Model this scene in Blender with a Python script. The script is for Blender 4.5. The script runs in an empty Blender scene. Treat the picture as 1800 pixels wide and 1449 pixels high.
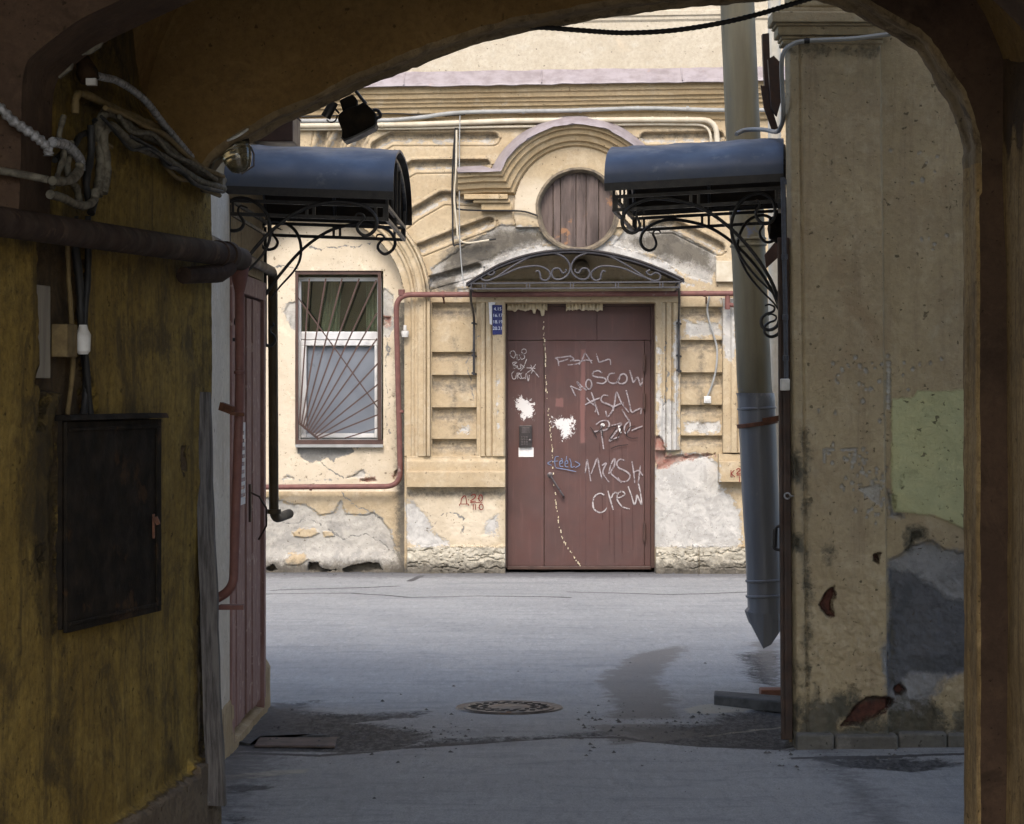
import bpy, math, random
import numpy as np
from mathutils import Vector

random.seed(7)
RNG = np.random.RandomState(11)
SC = bpy.context.scene
COL = SC.collection

# ------------------------------------------------------------------ camera, sky, sun, exposure
F = 4500.0          # focal length measured in photo pixels (1800 wide)
VPX, HZ, EYE = 940.0, 690.0, 1.6
cam = bpy.data.cameras.new('camera')
cam.sensor_width = 36.0
cam.lens = F / 1800 * 36
cam.shift_x = -(VPX - 900) / 1800
cam.shift_y = -(724.5 - HZ) / 1800
cam.clip_start = 0.05
cam.clip_end = 2000
camo = bpy.data.objects.new('camera', cam)
COL.objects.link(camo)
camo.location = (0, 0, EYE)
camo.rotation_euler = (math.radians(90), 0, 0)
SC.camera = camo

SUN_EL, SUN_RZ = math.radians(48), math.radians(-7)
world = bpy.data.worlds.new('World')
SC.world = world
world.use_nodes = True
wn = world.node_tree
sky = wn.nodes.new('ShaderNodeTexSky')
sky.sky_type = 'NISHITA'
sky.sun_disc = False
sky.sun_elevation = SUN_EL
sky.sun_rotation = math.radians(180) - SUN_RZ
sky.air_density = 1.0
sky.dust_density = 3.0
wn.links.new(sky.outputs[0], wn.nodes['Background'].inputs[0])
wn.nodes['Background'].inputs[1].default_value = 0.15
sun = bpy.data.lights.new('sun', 'SUN')
sun.energy = 0.5
sun.angle = math.radians(15)
sun.color = (1.0, 0.95, 0.87)
suno = bpy.data.objects.new('sun', sun)
COL.objects.link(suno)
suno.rotation_euler = (math.pi / 2 - SUN_EL, 0, SUN_RZ)
suno.location = (0, -5, 15)

SC.view_settings.view_transform = 'Standard'
SC.view_settings.look = 'None'
SC.view_settings.exposure = 1.66
SC.view_settings.gamma = 1.0
SC.render.engine = 'CYCLES'
SC.cycles.use_denoising = True
SC.cycles.max_bounces = 10
SC.cycles.diffuse_bounces = 6
SC.cycles.glossy_bounces = 4
SC.cycles.sample_clamp_indirect = 6.0


# ------------------------------------------------------------------ measuring helpers
def W(px, py, Y):
    return Vector(((px - VPX) / F * Y, Y, EYE - (py - HZ) / F * Y))


def WX(px, Y): return (px - VPX) / F * Y
def WZ(py, Y): return EYE - (py - HZ) / F * Y


LW_C, LW_S = -2.666, 0.16          # the flared left wall of the passage: X = LW_C + LW_S * Y


def LW(px, py, off=0.0):
    Y = (LW_C + off) / ((px - VPX) / F - LW_S)
    return W(px, py, Y)


def LWX(Y, off=0.0): return LW_C + off + LW_S * Y


_lat = np.random.RandomState(3).rand(8, 256, 256)


def vnoise(x, y, s=0):
    xi = np.floor(x).astype(int); yi = np.floor(y).astype(int)
    fx = x - xi; fy = y - yi
    fx = fx * fx * (3 - 2 * fx); fy = fy * fy * (3 - 2 * fy)
    L = _lat[s % 8]
    a = L[xi & 255, yi & 255]; b = L[(xi + 1) & 255, yi & 255]
    c = L[xi & 255, (yi + 1) & 255]; d = L[(xi + 1) & 255, (yi + 1) & 255]
    return (a * (1 - fx) + b * fx) * (1 - fy) + (c * (1 - fx) + d * fx) * fy


def fbm(x, y, o=4, s=0):
    r = 0; a = 0.5; t = 0
    for i in range(o):
        r = r + a * vnoise(x * 2 ** i + 17.3 * i, y * 2 ** i + 5.1 * i, s + i); t += a; a *= 0.55
    return r / t


def sd_poly(x, y, poly):
    """signed distance, positive inside"""
    d = np.full(x.shape, 1e9); ins = np.zeros(x.shape, bool)
    n = len(poly)
    for i in range(n):
        ax, ay = poly[i]; bx, by = poly[(i + 1) % n]
        ex, ey = bx - ax, by - ay
        L = ex * ex + ey * ey + 1e-9
        t = np.clip(((x - ax) * ex + (y - ay) * ey) / L, 0, 1)
        d = np.minimum(d, (x - ax - t * ex) ** 2 + (y - ay - t * ey) ** 2)
        c = ((ay <= y) & (by > y)) | ((by <= y) & (ay > y))
        with np.errstate(divide='ignore', invalid='ignore'):
            xs = ax + (y - ay) / (ey if ey else 1e-9) * ex
        ins ^= c & (x < xs)
    d = np.sqrt(d)
    return np.where(ins, d, -d)


def d_line(x, y, pts):
    d = np.full(x.shape, 1e9)
    for (ax, ay), (bx, by) in zip(pts[:-1], pts[1:]):
        ex, ey = bx - ax, by - ay
        t = np.clip(((x - ax) * ex + (y - ay) * ey) / (ex * ex + ey * ey + 1e-9), 0, 1)
        d = np.minimum(d, np.hypot(x - ax - t * ex, y - ay - t * ey))
    return d


def sm(a, b, v):
    t = np.clip((v - a) / (b - a), 0, 1)
    return t * t * (3 - 2 * t)


def U(*ds):
    r = ds[0]
    for d in ds[1:]: r = np.maximum(r, d)
    return r


def rect(a, b, c, d): return [(a, b), (c, b), (c, d), (a, d)]


def cat(pts, n=6, closed=False):
    """Catmull-Rom smoothing of a polyline of tuples"""
    P = [np.array(p, float) for p in pts]
    if len(P) < 3: return P
    out = []
    N = len(P)
    rng = range(N if closed else N - 1)
    for i in rng:
        p1, p2 = P[i], P[(i + 1) % N]
        p0 = P[i - 1] if (i > 0 or closed) else 2 * p1 - p2
        p3 = P[(i + 2) % N] if (i + 2 < N or closed) else 2 * p2 - p1
        for k in range(n):
            t = k / n
            out.append(0.5 * ((2 * p1) + (-p0 + p2) * t + (2 * p0 - 5 * p1 + 4 * p2 - p3) * t * t + (-p0 + 3 * p1 - 3 * p2 + p3) * t ** 3))
    if not closed: out.append(P[-1])
    return out


# ------------------------------------------------------------------ object helpers
ORG = {}


def thing(name, label, category, loc=(0, 0, 0), group=None):
    o = bpy.data.objects.new(name, None)
    COL.objects.link(o)
    o.empty_display_size = 0.1
    o.location = loc
    o['label'] = label; o['category'] = category
    if group: o['group'] = group
    ORG[o.name] = Vector(loc)
    return o


def tag(o, label, category, group=None):
    o['label'] = label; o['category'] = category
    if group: o['group'] = group
    return o


def finish(me, name, mats, parent, smooth, angle, org=None):
    for m in (mats if isinstance(mats, (list, tuple)) else [mats]): me.materials.append(m)
    if smooth:
        me.polygons.foreach_set('use_smooth', [True] * len(me.polygons))
        me.set_sharp_from_angle(angle=math.radians(angle))
    o = bpy.data.objects.new(name, me)
    COL.objects.link(o)
    if parent is not None:
        o.parent = parent
        ORG[o.name] = ORG[parent.name]
    else:
        o.location = (0, 0, 0) if org is None else tuple(org)
        ORG[o.name] = Vector(o.location)
    return o


class MB:
    """collects shapes in world coordinates and links them as ONE mesh object"""
    def __init__(s):
        s.v = []; s.f = []; s.m = []

    def add(s, verts, faces, mat=0):
        b = len(s.v)
        s.v += [tuple(map(float, p)) for p in verts]
        for f in faces:
            s.f.append([b + i for i in f]); s.m.append(mat)
        return s

    def hexa(s, c, mat=0):
        """8 corners: bottom ring 0-3, top ring 4-7"""
        return s.add(c, [(3, 2, 1, 0), (4, 5, 6, 7), (0, 1, 5, 4), (1, 2, 6, 5), (2, 3, 7, 6), (3, 0, 4, 7)], mat)

    def box(s, x0, x1, y0, y1, z0, z1, mat=0):
        x0, x1 = min(x0, x1), max(x0, x1); y0, y1 = min(y0, y1), max(y0, y1); z0, z1 = min(z0, z1), max(z0, z1)
        return s.hexa([(x0, y0, z0), (x1, y0, z0), (x1, y1, z0), (x0, y1, z0), (x0, y0, z1), (x1, y0, z1), (x1, y1, z1), (x0, y1, z1)], mat)

    def pbox(s, px0, py0, px1, py1, Y, d0, d1, mat=0):
        """box whose front rectangle is measured in photo pixels on the plane Y; d0, d1: how far it stands out of that plane"""
        a = W(px0, py0, Y); b = W(px1, py1, Y)
        return s.box(a.x, b.x, Y - d1, Y - d0, b.z, a.z, mat)

    def bar(s, a, b, w, h=None, up=(0, 0, 1), mat=0):
        a, b = Vector(a), Vector(b); h = h or w
        d = (b - a).normalized(); u = Vector(up)
        if abs(d.dot(u)) > 0.98: u = Vector((0, 1, 0))
        r = d.cross(u).normalized(); u = r.cross(d).normalized()
        r = r * w / 2; u = u * h / 2
        return s.hexa([a - r - u, a + r - u, b + r - u, b - r - u, a - r + u, a + r + u, b + r + u, b - r + u], mat)

    def tube(s, pts, r, seg=8, mat=0, cap=True, flat=None):
        P = [Vector(p) for p in pts]
        n = len(P)
        R = r if hasattr(r, '__len__') else [r] * n
        T = []
        for i in range(n):
            t = (P[min(i + 1, n - 1)] - P[max(i - 1, 0)])
            T.append(t.normalized() if t.length > 1e-9 else Vector((0, 0, 1)))
        u = T[0].orthogonal().normalized()
        vs = []
        for i in range(n):
            u = (u - T[i] * u.dot(T[i]))
            u = u.normalized() if u.length > 1e-6 else T[i].orthogonal().normalized()
            w = T[i].cross(u)
            for k in range(seg):
                a = 2 * math.pi * k / seg
                vs.append(P[i] + (u * math.cos(a) + w * math.sin(a)) * R[i])
        fs = []
        for i in range(n - 1):
            for k in range(seg):
                k2 = (k + 1) % seg
                fs.append((i * seg + k, i * seg + k2, (i + 1) * seg + k2, (i + 1) * seg + k))
        if cap:
            fs.append(tuple(range(seg - 1, -1, -1))); fs.append(tuple((n - 1) * seg + k for k in range(seg)))
        return s.add(vs, fs, mat)

    def lathe(s, base, axis, prof, seg=24, mat=0):
        """prof: list of (radius, height along axis)"""
        base, ax = Vector(base), Vector(axis).normalized()
        u = ax.orthogonal().normalized(); w = ax.cross(u)
        vs = []; fs = []
        for r, h in prof:
            for k in range(seg):
                a = 2 * math.pi * k / seg
                vs.append(base + ax * h + (u * math.cos(a) + w * math.sin(a)) * max(r, 1e-4))
        for i in range(len(prof) - 1):
            for k in range(seg):
                k2 = (k + 1) % seg
                fs.append((i * seg + k, i * seg + k2, (i + 1) * seg + k2, (i + 1) * seg + k))
        fs.append(tuple(range(seg - 1, -1, -1))); fs.append(tuple((len(prof) - 1) * seg + k for k in range(seg)))
        return s.add(vs, fs, mat)

    def prism(s, poly, off, mat=0):
        """poly: 3D points of one face, off: extrusion vector"""
        n = len(poly); off = Vector(off)
        vs = [Vector(p) for p in poly] + [Vector(p) + off for p in poly]
        fs = [tuple(range(n)), tuple(range(2 * n - 1, n - 1, -1))]
        for i in range(n):
            j = (i + 1) % n
            fs.append((i, i + n, j + n, j))
        return s.add(vs, fs, mat)

    def strip(s, A, B, mat=0, closed=False):
        n = len(A)
        fs = [(i, (i + 1) % n, n + (i + 1) % n, n + i) for i in range(n if closed else n - 1)]
        return s.add(list(A) + list(B), fs, mat)

    def loft(s, rings, mat=0, closed=False):
        n = len(rings[0]); vs = [p for r in rings for p in r]; fs = []
        for j in range(len(rings) - 1):
            for i in range(n if closed else n - 1):
                i2 = (i + 1) % n
                fs.append((j * n + i, j * n + i2, (j + 1) * n + i2, (j + 1) * n + i))
        return s.add(vs, fs, mat)

    def ribbon(s, pts, w, nrm=(0, -1, 0), mat=0):
        """flat ribbon along 3D points, lying in the plane with normal nrm"""
        P = [Vector(p) for p in pts]; N = Vector(nrm); A = []; B = []
        n = len(P); ws = w if hasattr(w, '__len__') else [w] * n
        for i in range(n):
            t = P[min(i + 1, n - 1)] - P[max(i - 1, 0)]
            if t.length < 1e-9: t = Vector((1, 0, 0))
            q = t.normalized().cross(N).normalized() * ws[i] / 2
            A.append(P[i] + q); B.append(P[i] - q)
        return s.strip(A, B, mat)

    def build(s, name, mats, parent=None, smooth=True, angle=35, bevel=0, org=None, seg=2):
        o0 = ORG[parent.name] if parent is not None else Vector((0, 0, 0) if org is None else tuple(org))
        me = bpy.data.meshes.new(name)
        me.from_pydata([(v[0] - o0.x, v[1] - o0.y, v[2] - o0.z) for v in s.v], [], s.f)
        me.polygons.foreach_set('material_index', s.m)
        me.update()
        import bmesh
        bm = bmesh.new(); bm.from_mesh(me)
        bmesh.ops.recalc_face_normals(bm, faces=bm.faces)
        bm.to_mesh(me); bm.free()
        o = finish(me, name, mats, parent, smooth, angle, org)
        if bevel:
            b = o.modifiers.new('bevel', 'BEVEL'); b.width = bevel; b.segments = seg; b.limit_method = 'ANGLE'; b.angle_limit = math.radians(40)
        return o


def gridmesh(name, P, mats, parent=None, attrs=None, org=None, smooth=True, angle=50, matidx=None, flip=False):
    """P: (ny, nx, 3) array of world points -> one mesh sheet; attrs: {name: (ny, nx, 3) array}"""
    ny, nx = P.shape[:2]
    o0 = np.array(ORG[parent.name] if parent is not None else ((0, 0, 0) if org is None else org))
    V = (P.reshape(-1, 3) - o0).astype(np.float32)
    idx = np.arange(ny * nx).reshape(ny, nx)
    q = np.stack([idx[:-1, :-1], idx[1:, :-1], idx[1:, 1:], idx[:-1, 1:]], -1).reshape(-1, 4)
    if flip: q = q[:, ::-1]
    me = bpy.data.meshes.new(name)
    me.vertices.add(len(V)); me.vertices.foreach_set('co', V.ravel())
    me.loops.add(q.size); me.loops.foreach_set('vertex_index', q.ravel().astype(np.int32))
    me.polygons.add(len(q)); me.polygons.foreach_set('loop_start', np.arange(0, q.size, 4, dtype=np.int32))
    me.update(calc_edges=True)
    for k, a in (attrs or {}).items():
        c = np.ones((ny * nx, 4), np.float32); c[:, :3] = a.reshape(-1, 3)
        at = me.attributes.new(k, 'FLOAT_COLOR', 'POINT'); at.data.foreach_set('color', c.ravel())
    return finish(me, name, mats, parent, smooth, angle, org)


# ------------------------------------------------------------------ material helpers
class NT:
    def __init__(s, name):
        s.mat = bpy.data.materials.new(name); s.mat.use_nodes = True
        s.t = s.mat.node_tree; s.b = s.t.nodes['Principled BSDF']
        g = s.t.nodes.new('ShaderNodeNewGeometry'); s.pos = g.outputs['Position']

    def put(s, sock, v):
        if isinstance(v, bpy.types.NodeSocket): s.t.links.new(v, sock)
        elif isinstance(v, tuple) and len(v) == 3 and sock.type == 'RGBA': sock.default_value = (*v, 1)
        else: sock.default_value = v

    def noise(s, scale, detail=5, rough=0.6, vec=None, dist=0.0):
        n = s.t.nodes.new('ShaderNodeTexNoise')
        n.inputs['Scale'].default_value = scale; n.inputs['Detail'].default_value = detail
        n.inputs['Roughness'].default_value = rough; n.inputs['Distortion'].default_value = dist
        s.put(n.inputs['Vector'], vec or s.pos)
        return n.outputs[0]

    def vor(s, scale, vec=None, feature='F1', out=0):
        n = s.t.nodes.new('ShaderNodeTexVoronoi'); n.feature = feature
        n.inputs['Scale'].default_value = scale; s.put(n.inputs['Vector'], vec or s.pos)
        return n.outputs[out]

    def scl(s, k, vec=None):
        n = s.t.nodes.new('ShaderNodeVectorMath'); n.operation = 'MULTIPLY'
        s.put(n.inputs[0], vec or s.pos); n.inputs[1].default_value = k
        return n.outputs[0]

    def m(s, op, a, b=0.0):
        n = s.t.nodes.new('ShaderNodeMath'); n.operation = op
        s.put(n.inputs[0], a); s.put(n.inputs[1], b)
        return n.outputs[0]

    def rng(s, v, a, b, c=0.0, d=1.0, smooth=True):
        n = s.t.nodes.new('ShaderNodeMapRange'); n.interpolation_type = 'SMOOTHSTEP' if smooth else 'LINEAR'
        n.clamp = True
        s.put(n.inputs[0], v); n.inputs[1].default_value = a; n.inputs[2].default_value = b
        n.inputs[3].default_value = c; n.inputs[4].default_value = d
        return n.outputs[0]

    def mix(s, f, a, b, mode='MIX'):
        n = s.t.nodes.new('ShaderNodeMix'); n.data_type = 'RGBA'; n.blend_type = mode
        s.put(n.inputs[0], f); s.put(n.inputs[6], a); s.put(n.inputs[7], b)
        return n.outputs[2]

    def attr(s, name):
        n = s.t.nodes.new('ShaderNodeAttribute'); n.attribute_name = name
        k = s.t.nodes.new('ShaderNodeSeparateColor'); s.t.links.new(n.outputs['Color'], k.inputs[0])
        return k.outputs

    def bump(s, h, strength=0.5, dist=0.01, prev=None):
        n = s.t.nodes.new('ShaderNodeBump'); n.inputs['Strength'].default_value = strength
        n.inputs['Distance'].default_value = dist; s.put(n.inputs['Height'], h)
        if prev is not None: s.t.links.new(prev, n.inputs['Normal'])
        return n.outputs[0]

    def out(s, col, rough=0.8, metal=0.0, normal=None, spec=0.3):
        s.put(s.b.inputs['Base Color'], col); s.put(s.b.inputs['Roughness'], rough)
        s.put(s.b.inputs['Metallic'], metal); s.b.inputs['Specular IOR Level'].default_value = spec
        if normal is not None: s.t.links.new(normal, s.b.inputs['Normal'])
        return s.mat


def plain(name, c1, c2=None, rough=0.6, metal=0.0, nscale=30, bump=0.15, spec=0.3, rust=None, rust_lo=0.6, streak=False, bdist=0.003):
    n = NT(name)
    c2 = c2 or tuple(x * 0.65 for x in c1)
    vec = n.scl((1, 1, 0.12)) if streak else None
    a = n.noise(nscale, 6, 0.65, vec)
    col = n.mix(n.rng(a, 0.35, 0.68), c1, c2)
    rv = n.rng(n.noise(nscale * 0.6, 4), 0.3, 0.7, max(0, rough - 0.1), min(1, rough + 0.12))
    if rust:
        k = n.rng(n.noise(nscale * 0.35, 8, 0.7), rust_lo, rust_lo + 0.06)
        col = n.mix(k, col, rust)
    return n.out(col, rv, metal, n.bump(n.noise(nscale * 4, 5, 0.7), bump, bdist), spec)


def plaster(name, base, layers, tint=None, streaks=None, bump=0.5, grime=None, bscale=60, pits=True, FINE=0.4):
    """base: (c1, c2, c3) blended by big noise; layers: (attribute, channel, (c1, c2), noise scale, amplitude, hardness)"""
    n = NT(name)
    c1, c2, c3 = base
    col = n.mix(n.rng(n.noise(2.2, 6, 0.62), 0.35, 0.65), c1, c2)
    col = n.mix(n.rng(n.noise(7, 7, 0.7, dist=0.4), 0.5, 0.72), col, c3)
    fine = n.noise(34, 7, 0.78)
    col = n.mix(n.rng(fine, 0.36, 0.72, 0.0, FINE), col, tuple(x * 0.55 for x in c2))
    col = n.mix(n.rng(n.noise(4.5, 8, 0.75, dist=0.8), 0.54, 0.60, 0, 0.22), col, tuple(min(1, x * 1.22) for x in c3))
    if streaks:
        sc_, lo, hi, sx = streaks
        s1 = n.noise(sx, 6, 0.7, n.scl((1, 1, 0.07)))
        col = n.mix(n.rng(s1, lo, hi, 0, 0.55), col, sc_)
        s2 = n.noise(sx * 3.1, 6, 0.75, n.scl((1, 1, 0.05)))
        col = n.mix(n.rng(s2, lo + .03, hi, 0, 0.3), col, sc_)
    if grime:
        gc, lo, hi, gs = grime
        col = n.mix(n.rng(n.noise(gs, 9, 0.72, dist=0.6), lo, hi, 0, 0.8), col, gc)
    h = n.m('MULTIPLY', fine, 0.5)
    h = n.m('ADD', h, n.m('MULTIPLY', n.noise(14, 5, 0.6), 0.9))
    cache = {}
    for (an, ch, (l1, l2), ns, amp, hard) in layers:
        if an not in cache: cache[an] = n.attr(an)
        v = cache[an][ch]
        nz = n.m('ADD', n.m('MULTIPLY', n.noise(ns, 9, 0.68, dist=0.3), 0.72), n.m('MULTIPLY', n.noise(ns * 4.3, 5, 0.7), 0.28))
        val = n.m('ADD', v, n.m('MULTIPLY', n.m('SUBTRACT', nz, 0.5), amp))
        k = n.rng(val, 0.5 - hard, 0.5 + hard)
        lc = n.mix(n.rng(n.noise(ns * 0.45, 8, 0.72, dist=0.6), 0.40, 0.60), l1, l2)
        lc = n.mix(n.rng(n.noise(ns * 1.1, 7, 0.75), 0.56, 0.68, 0, 0.5), lc, tuple(x * 0.62 for x in l2))
        lc = n.mix(n.rng(n.noise(ns * 0.6, 6, 0.7), 0.58, 0.64, 0, 0.45), lc, tuple(min(1, x * 1.3) for x in l1))
        col = n.mix(k, col, lc)
        h = n.m('SUBTRACT', h, n.m('MULTIPLY', k, 0.9))
    if pits:
        p = n.m('MAXIMUM', n.rng(n.noise(31, 3, 0.5), 0.68, 0.72), n.rng(n.noise(70, 2, 0.5), 0.69, 0.73))
        col = n.mix(n.m('MULTIPLY', p, 0.65), col, tuple(x * 0.25 for x in c2))
        h = n.m('SUBTRACT', h, p)
    nb = n.bump(h, bump, 0.012)
    nb = n.bump(n.noise(bscale * 3, 5, 0.75), 0.35, 0.004, nb)
    return n.out(col, 0.88, 0, nb, 0.2)


def enc(sd, k=60.0): return np.clip(0.5 + sd / k, 0, 1)

# ------------------------------------------------------------------ materials
LAY_F = [('mc', 0, ((0.53, 0.455, 0.34), (0.475, 0.40, 0.29)), 4, 0.8, 0.3),
         ('ma', 0, ((0.40, 0.375, 0.325), (0.29, 0.275, 0.245)), 13, 0.75, 0.03),
         ('ma', 1, ((0.47, 0.45, 0.41), (0.36, 0.345, 0.315)), 15, 0.9, 0.04),
         ('ma', 2, ((0.27, 0.125, 0.095), (0.33, 0.23, 0.185)), 16, 0.7, 0.04),
         ('mb', 0, ((0.44, 0.40, 0.315), (0.34, 0.31, 0.245)), 14, 0.5, 0.06),
         ('mb', 1, ((0.16, 0.155, 0.14), (0.22, 0.21, 0.19)), 24, 0.35, 0.02),
         ('mb', 2, ((0.13, 0.115, 0.09), (0.09, 0.08, 0.065)), 18, 0.9, 0.2)]
M_FAC = plaster('cream_stucco', ((0.432, 0.346, 0.224), (0.385, 0.297, 0.182), (0.458, 0.382, 0.272)), LAY_F,
                streaks=((0.37, 0.26, 0.14), 0.57, 0.76, 9), grime=((0.41, 0.33, 0.215), 0.58, 0.74, 3.3), bump=0.45)
M_UP = plaster('pale_stucco', ((0.44, 0.386, 0.292), (0.402, 0.347, 0.255), (0.455, 0.408, 0.322)), [],
               grime=((0.50, 0.40, 0.28), 0.58, 0.74, 2.5), bump=0.3)
M_TRIM = plaster('moulding_stucco', ((0.42, 0.318, 0.185), (0.36, 0.262, 0.142), (0.45, 0.36, 0.235)), [],
                 streaks=((0.36, 0.27, 0.16), 0.56, 0.72, 12), grime=((0.36, 0.32, 0.25), 0.60, 0.74, 5), bump=0.4)
M_PIER = plaster('drab_pier_plaster', ((0.425, 0.35, 0.222), (0.365, 0.295, 0.19), (0.44, 0.375, 0.26)),
                 [('ma', 0, ((0.265, 0.27, 0.28), (0.19, 0.192, 0.20)), 9, 1.0, 0.14),
                  ('ma', 1, ((0.40, 0.385, 0.34), (0.33, 0.31, 0.27)), 60, 0.6, 0.12),
                  ('ma', 2, ((0.12, 0.05, 0.038), (0.06, 0.03, 0.026)), 30, 0.8, 0.06),
                  ('mb', 0, ((0.49, 0.49, 0.275), (0.43, 0.44, 0.255)), 12, 0.30, 0.05),
                  ('mb', 1, ((0.12, 0.125, 0.14), (0.085, 0.09, 0.10)), 7, 0.7, 0.10),
                  ('mb', 2, ((0.075, 0.072, 0.055), (0.12, 0.11, 0.085)), 13, 1.2, 0.16)],
                 streaks=((0.20, 0.15, 0.105), 0.53, 0.72, 8), grime=((0.31, 0.235, 0.15), 0.56, 0.70, 2.2), bump=0.7)
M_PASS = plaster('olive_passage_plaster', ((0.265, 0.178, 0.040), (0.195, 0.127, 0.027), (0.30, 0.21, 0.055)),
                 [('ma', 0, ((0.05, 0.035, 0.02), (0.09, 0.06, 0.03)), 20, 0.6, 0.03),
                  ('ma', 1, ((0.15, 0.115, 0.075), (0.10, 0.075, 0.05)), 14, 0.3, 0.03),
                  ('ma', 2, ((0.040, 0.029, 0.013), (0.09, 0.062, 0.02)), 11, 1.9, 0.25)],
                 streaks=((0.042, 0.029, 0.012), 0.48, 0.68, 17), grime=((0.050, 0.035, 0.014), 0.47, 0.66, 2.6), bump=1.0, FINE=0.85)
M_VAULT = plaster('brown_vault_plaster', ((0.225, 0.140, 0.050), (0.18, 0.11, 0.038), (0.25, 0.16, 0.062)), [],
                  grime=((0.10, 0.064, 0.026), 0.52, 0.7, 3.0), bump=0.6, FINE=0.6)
M_COURT = plaster('pale_courtyard_stucco', ((0.62, 0.52, 0.36), (0.56, 0.45, 0.31), (0.66, 0.56, 0.41)), [], grime=((0.36, 0.28, 0.18), 0.56, 0.72, 3.0))  # unseen rear face, made paler to bounce light onto the pier
M_TAN = plaster('tan_streaked_plaster', ((0.42, 0.285, 0.125), (0.29, 0.19, 0.08), (0.48, 0.34, 0.165)), [('ma', 0, ((0.10, 0.065, 0.035), (0.07, 0.045, 0.025)), 12, 0.7, 0.05)], streaks=((0.08, 0.05, 0.022), 0.50, 0.64, 26), grime=((0.16, 0.105, 0.05), 0.52, 0.68, 5), bump=1.0, FINE=0.7)
M_RIB = plaster('dark_brown_plaster', ((0.085, 0.052, 0.032), (0.06, 0.037, 0.024), (0.10, 0.063, 0.038)), [],
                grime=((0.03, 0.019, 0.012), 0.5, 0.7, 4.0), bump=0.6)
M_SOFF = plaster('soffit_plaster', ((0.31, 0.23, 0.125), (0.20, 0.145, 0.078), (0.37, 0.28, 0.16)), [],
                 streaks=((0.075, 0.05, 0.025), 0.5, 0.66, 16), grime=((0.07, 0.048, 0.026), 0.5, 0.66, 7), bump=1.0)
M_SIDE = plaster('courtyard_side_plaster', ((0.42, 0.32, 0.19), (0.35, 0.26, 0.15), (0.48, 0.39, 0.26)), [],
                 streaks=((0.13, 0.09, 0.05), 0.52, 0.7, 14), bump=0.6)
M_WHITEP = plaster('white_strip_plaster', ((0.62, 0.56, 0.46), (0.55, 0.48, 0.38), (0.66, 0.60, 0.52)), [],
                   streaks=((0.24, 0.16, 0.12), 0.58, 0.7, 30), bump=0.5)
M_STONE = plaster('grey_plinth_stone', ((0.145, 0.14, 0.125), (0.11, 0.105, 0.095), (0.19, 0.18, 0.165)), [], grime=((0.09, 0.09, 0.07), 0.55, 0.7, 6), bump=1.0)

M_FLASH = plain('lilac_sheet_metal', (0.265, 0.232, 0.232), (0.19, 0.16, 0.158), rough=0.5, metal=0.0, nscale=8, bump=0.2, rust=(0.30, 0.20, 0.16), rust_lo=0.62)
M_DOOR = None
M_BRN = plain('brown_painted_steel', (0.075, 0.043, 0.034), (0.055, 0.033, 0.027), rough=0.5, nscale=12)
M_BLK = plain('black_wrought_iron', (0.016, 0.016, 0.018), (0.028, 0.026, 0.026), rough=0.45, nscale=40, spec=0.45)
M_NAVY = plain('dark_painted_sheet', (0.046, 0.062, 0.098), (0.062, 0.076, 0.105), rough=0.5, nscale=9, bump=0.25, spec=0.6, rust=(0.105, 0.118, 0.14), rust_lo=0.56)
M_DCAN = plain('weathered_dark_sheet', (0.050, 0.042, 0.040), (0.028, 0.024, 0.022), rough=0.65, nscale=12, bump=0.3, rust=(0.13, 0.12, 0.12), rust_lo=0.6)
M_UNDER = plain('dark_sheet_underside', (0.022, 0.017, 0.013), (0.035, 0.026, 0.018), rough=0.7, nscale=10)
M_SCR = plain('grey_lilac_iron', (0.062, 0.060, 0.066), (0.040, 0.038, 0.042), rough=0.5, nscale=40)
M_GASR = plain('red_oxide_pipe_paint', (0.155, 0.068, 0.055), (0.115, 0.050, 0.042), rough=0.6, nscale=18, rust=(0.22, 0.155, 0.13), rust_lo=0.63)
M_GASD = plain('dark_pipe_paint', (0.050, 0.033, 0.025), (0.028, 0.019, 0.015), rough=0.8, nscale=16, rust=(0.075, 0.048, 0.034), rust_lo=0.55, spec=0.12)
M_BPIPE = plain('drab_brown_pipe_paint', (0.085, 0.060, 0.033), (0.06, 0.043, 0.025), rough=0.55, nscale=14)
M_CONG = plain('grey_conduit', (0.30, 0.30, 0.285), (0.23, 0.23, 0.215), rough=0.5, nscale=9)
M_CONB = plain('beige_conduit', (0.50, 0.45, 0.345), (0.42, 0.36, 0.26), rough=0.6, nscale=9)
M_CABD = plain('black_cable', (0.02, 0.019, 0.018), rough=0.6)
M_CABG = plain('dusty_grey_cable', (0.15, 0.135, 0.10), (0.055, 0.046, 0.034), rough=0.7, nscale=40)
M_CABO = plain('olive_painted_cable', (0.17, 0.12, 0.05), (0.11, 0.075, 0.03), rough=0.7, nscale=30)
M_FOIL = plain('silver_foil_conduit', (0.36, 0.36, 0.365), (0.13, 0.125, 0.12), rough=0.45, metal=0.35, nscale=60, bump=0.8)
M_WHT = plain('white_plastic', (0.58, 0.57, 0.54), (0.42, 0.40, 0.36), rough=0.45, nscale=12)
M_PVC = plain('white_window_frame', (0.66, 0.655, 0.64), (0.58, 0.575, 0.56), rough=0.35, nscale=6, bump=0.03)
M_FOAM = plain('mounting_foam', (0.66, 0.58, 0.42), (0.56, 0.47, 0.31), rough=0.9, nscale=40, bump=0.8)
M_KHAKI = plain('khaki_painted_downpipe', (0.135, 0.122, 0.082), (0.098, 0.088, 0.06), rough=0.55, nscale=9, streak=True, rust=(0.085, 0.11, 0.19), rust_lo=0.63, bump=0.3)
M_ZINC = plain('blue_grey_galvanised_sheet', (0.14, 0.148, 0.165), (0.10, 0.105, 0.12), rough=0.42, metal=0.15, nscale=6, streak=True, rust=(0.20, 0.20, 0.21), rust_lo=0.62, spec=0.4)
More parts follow.
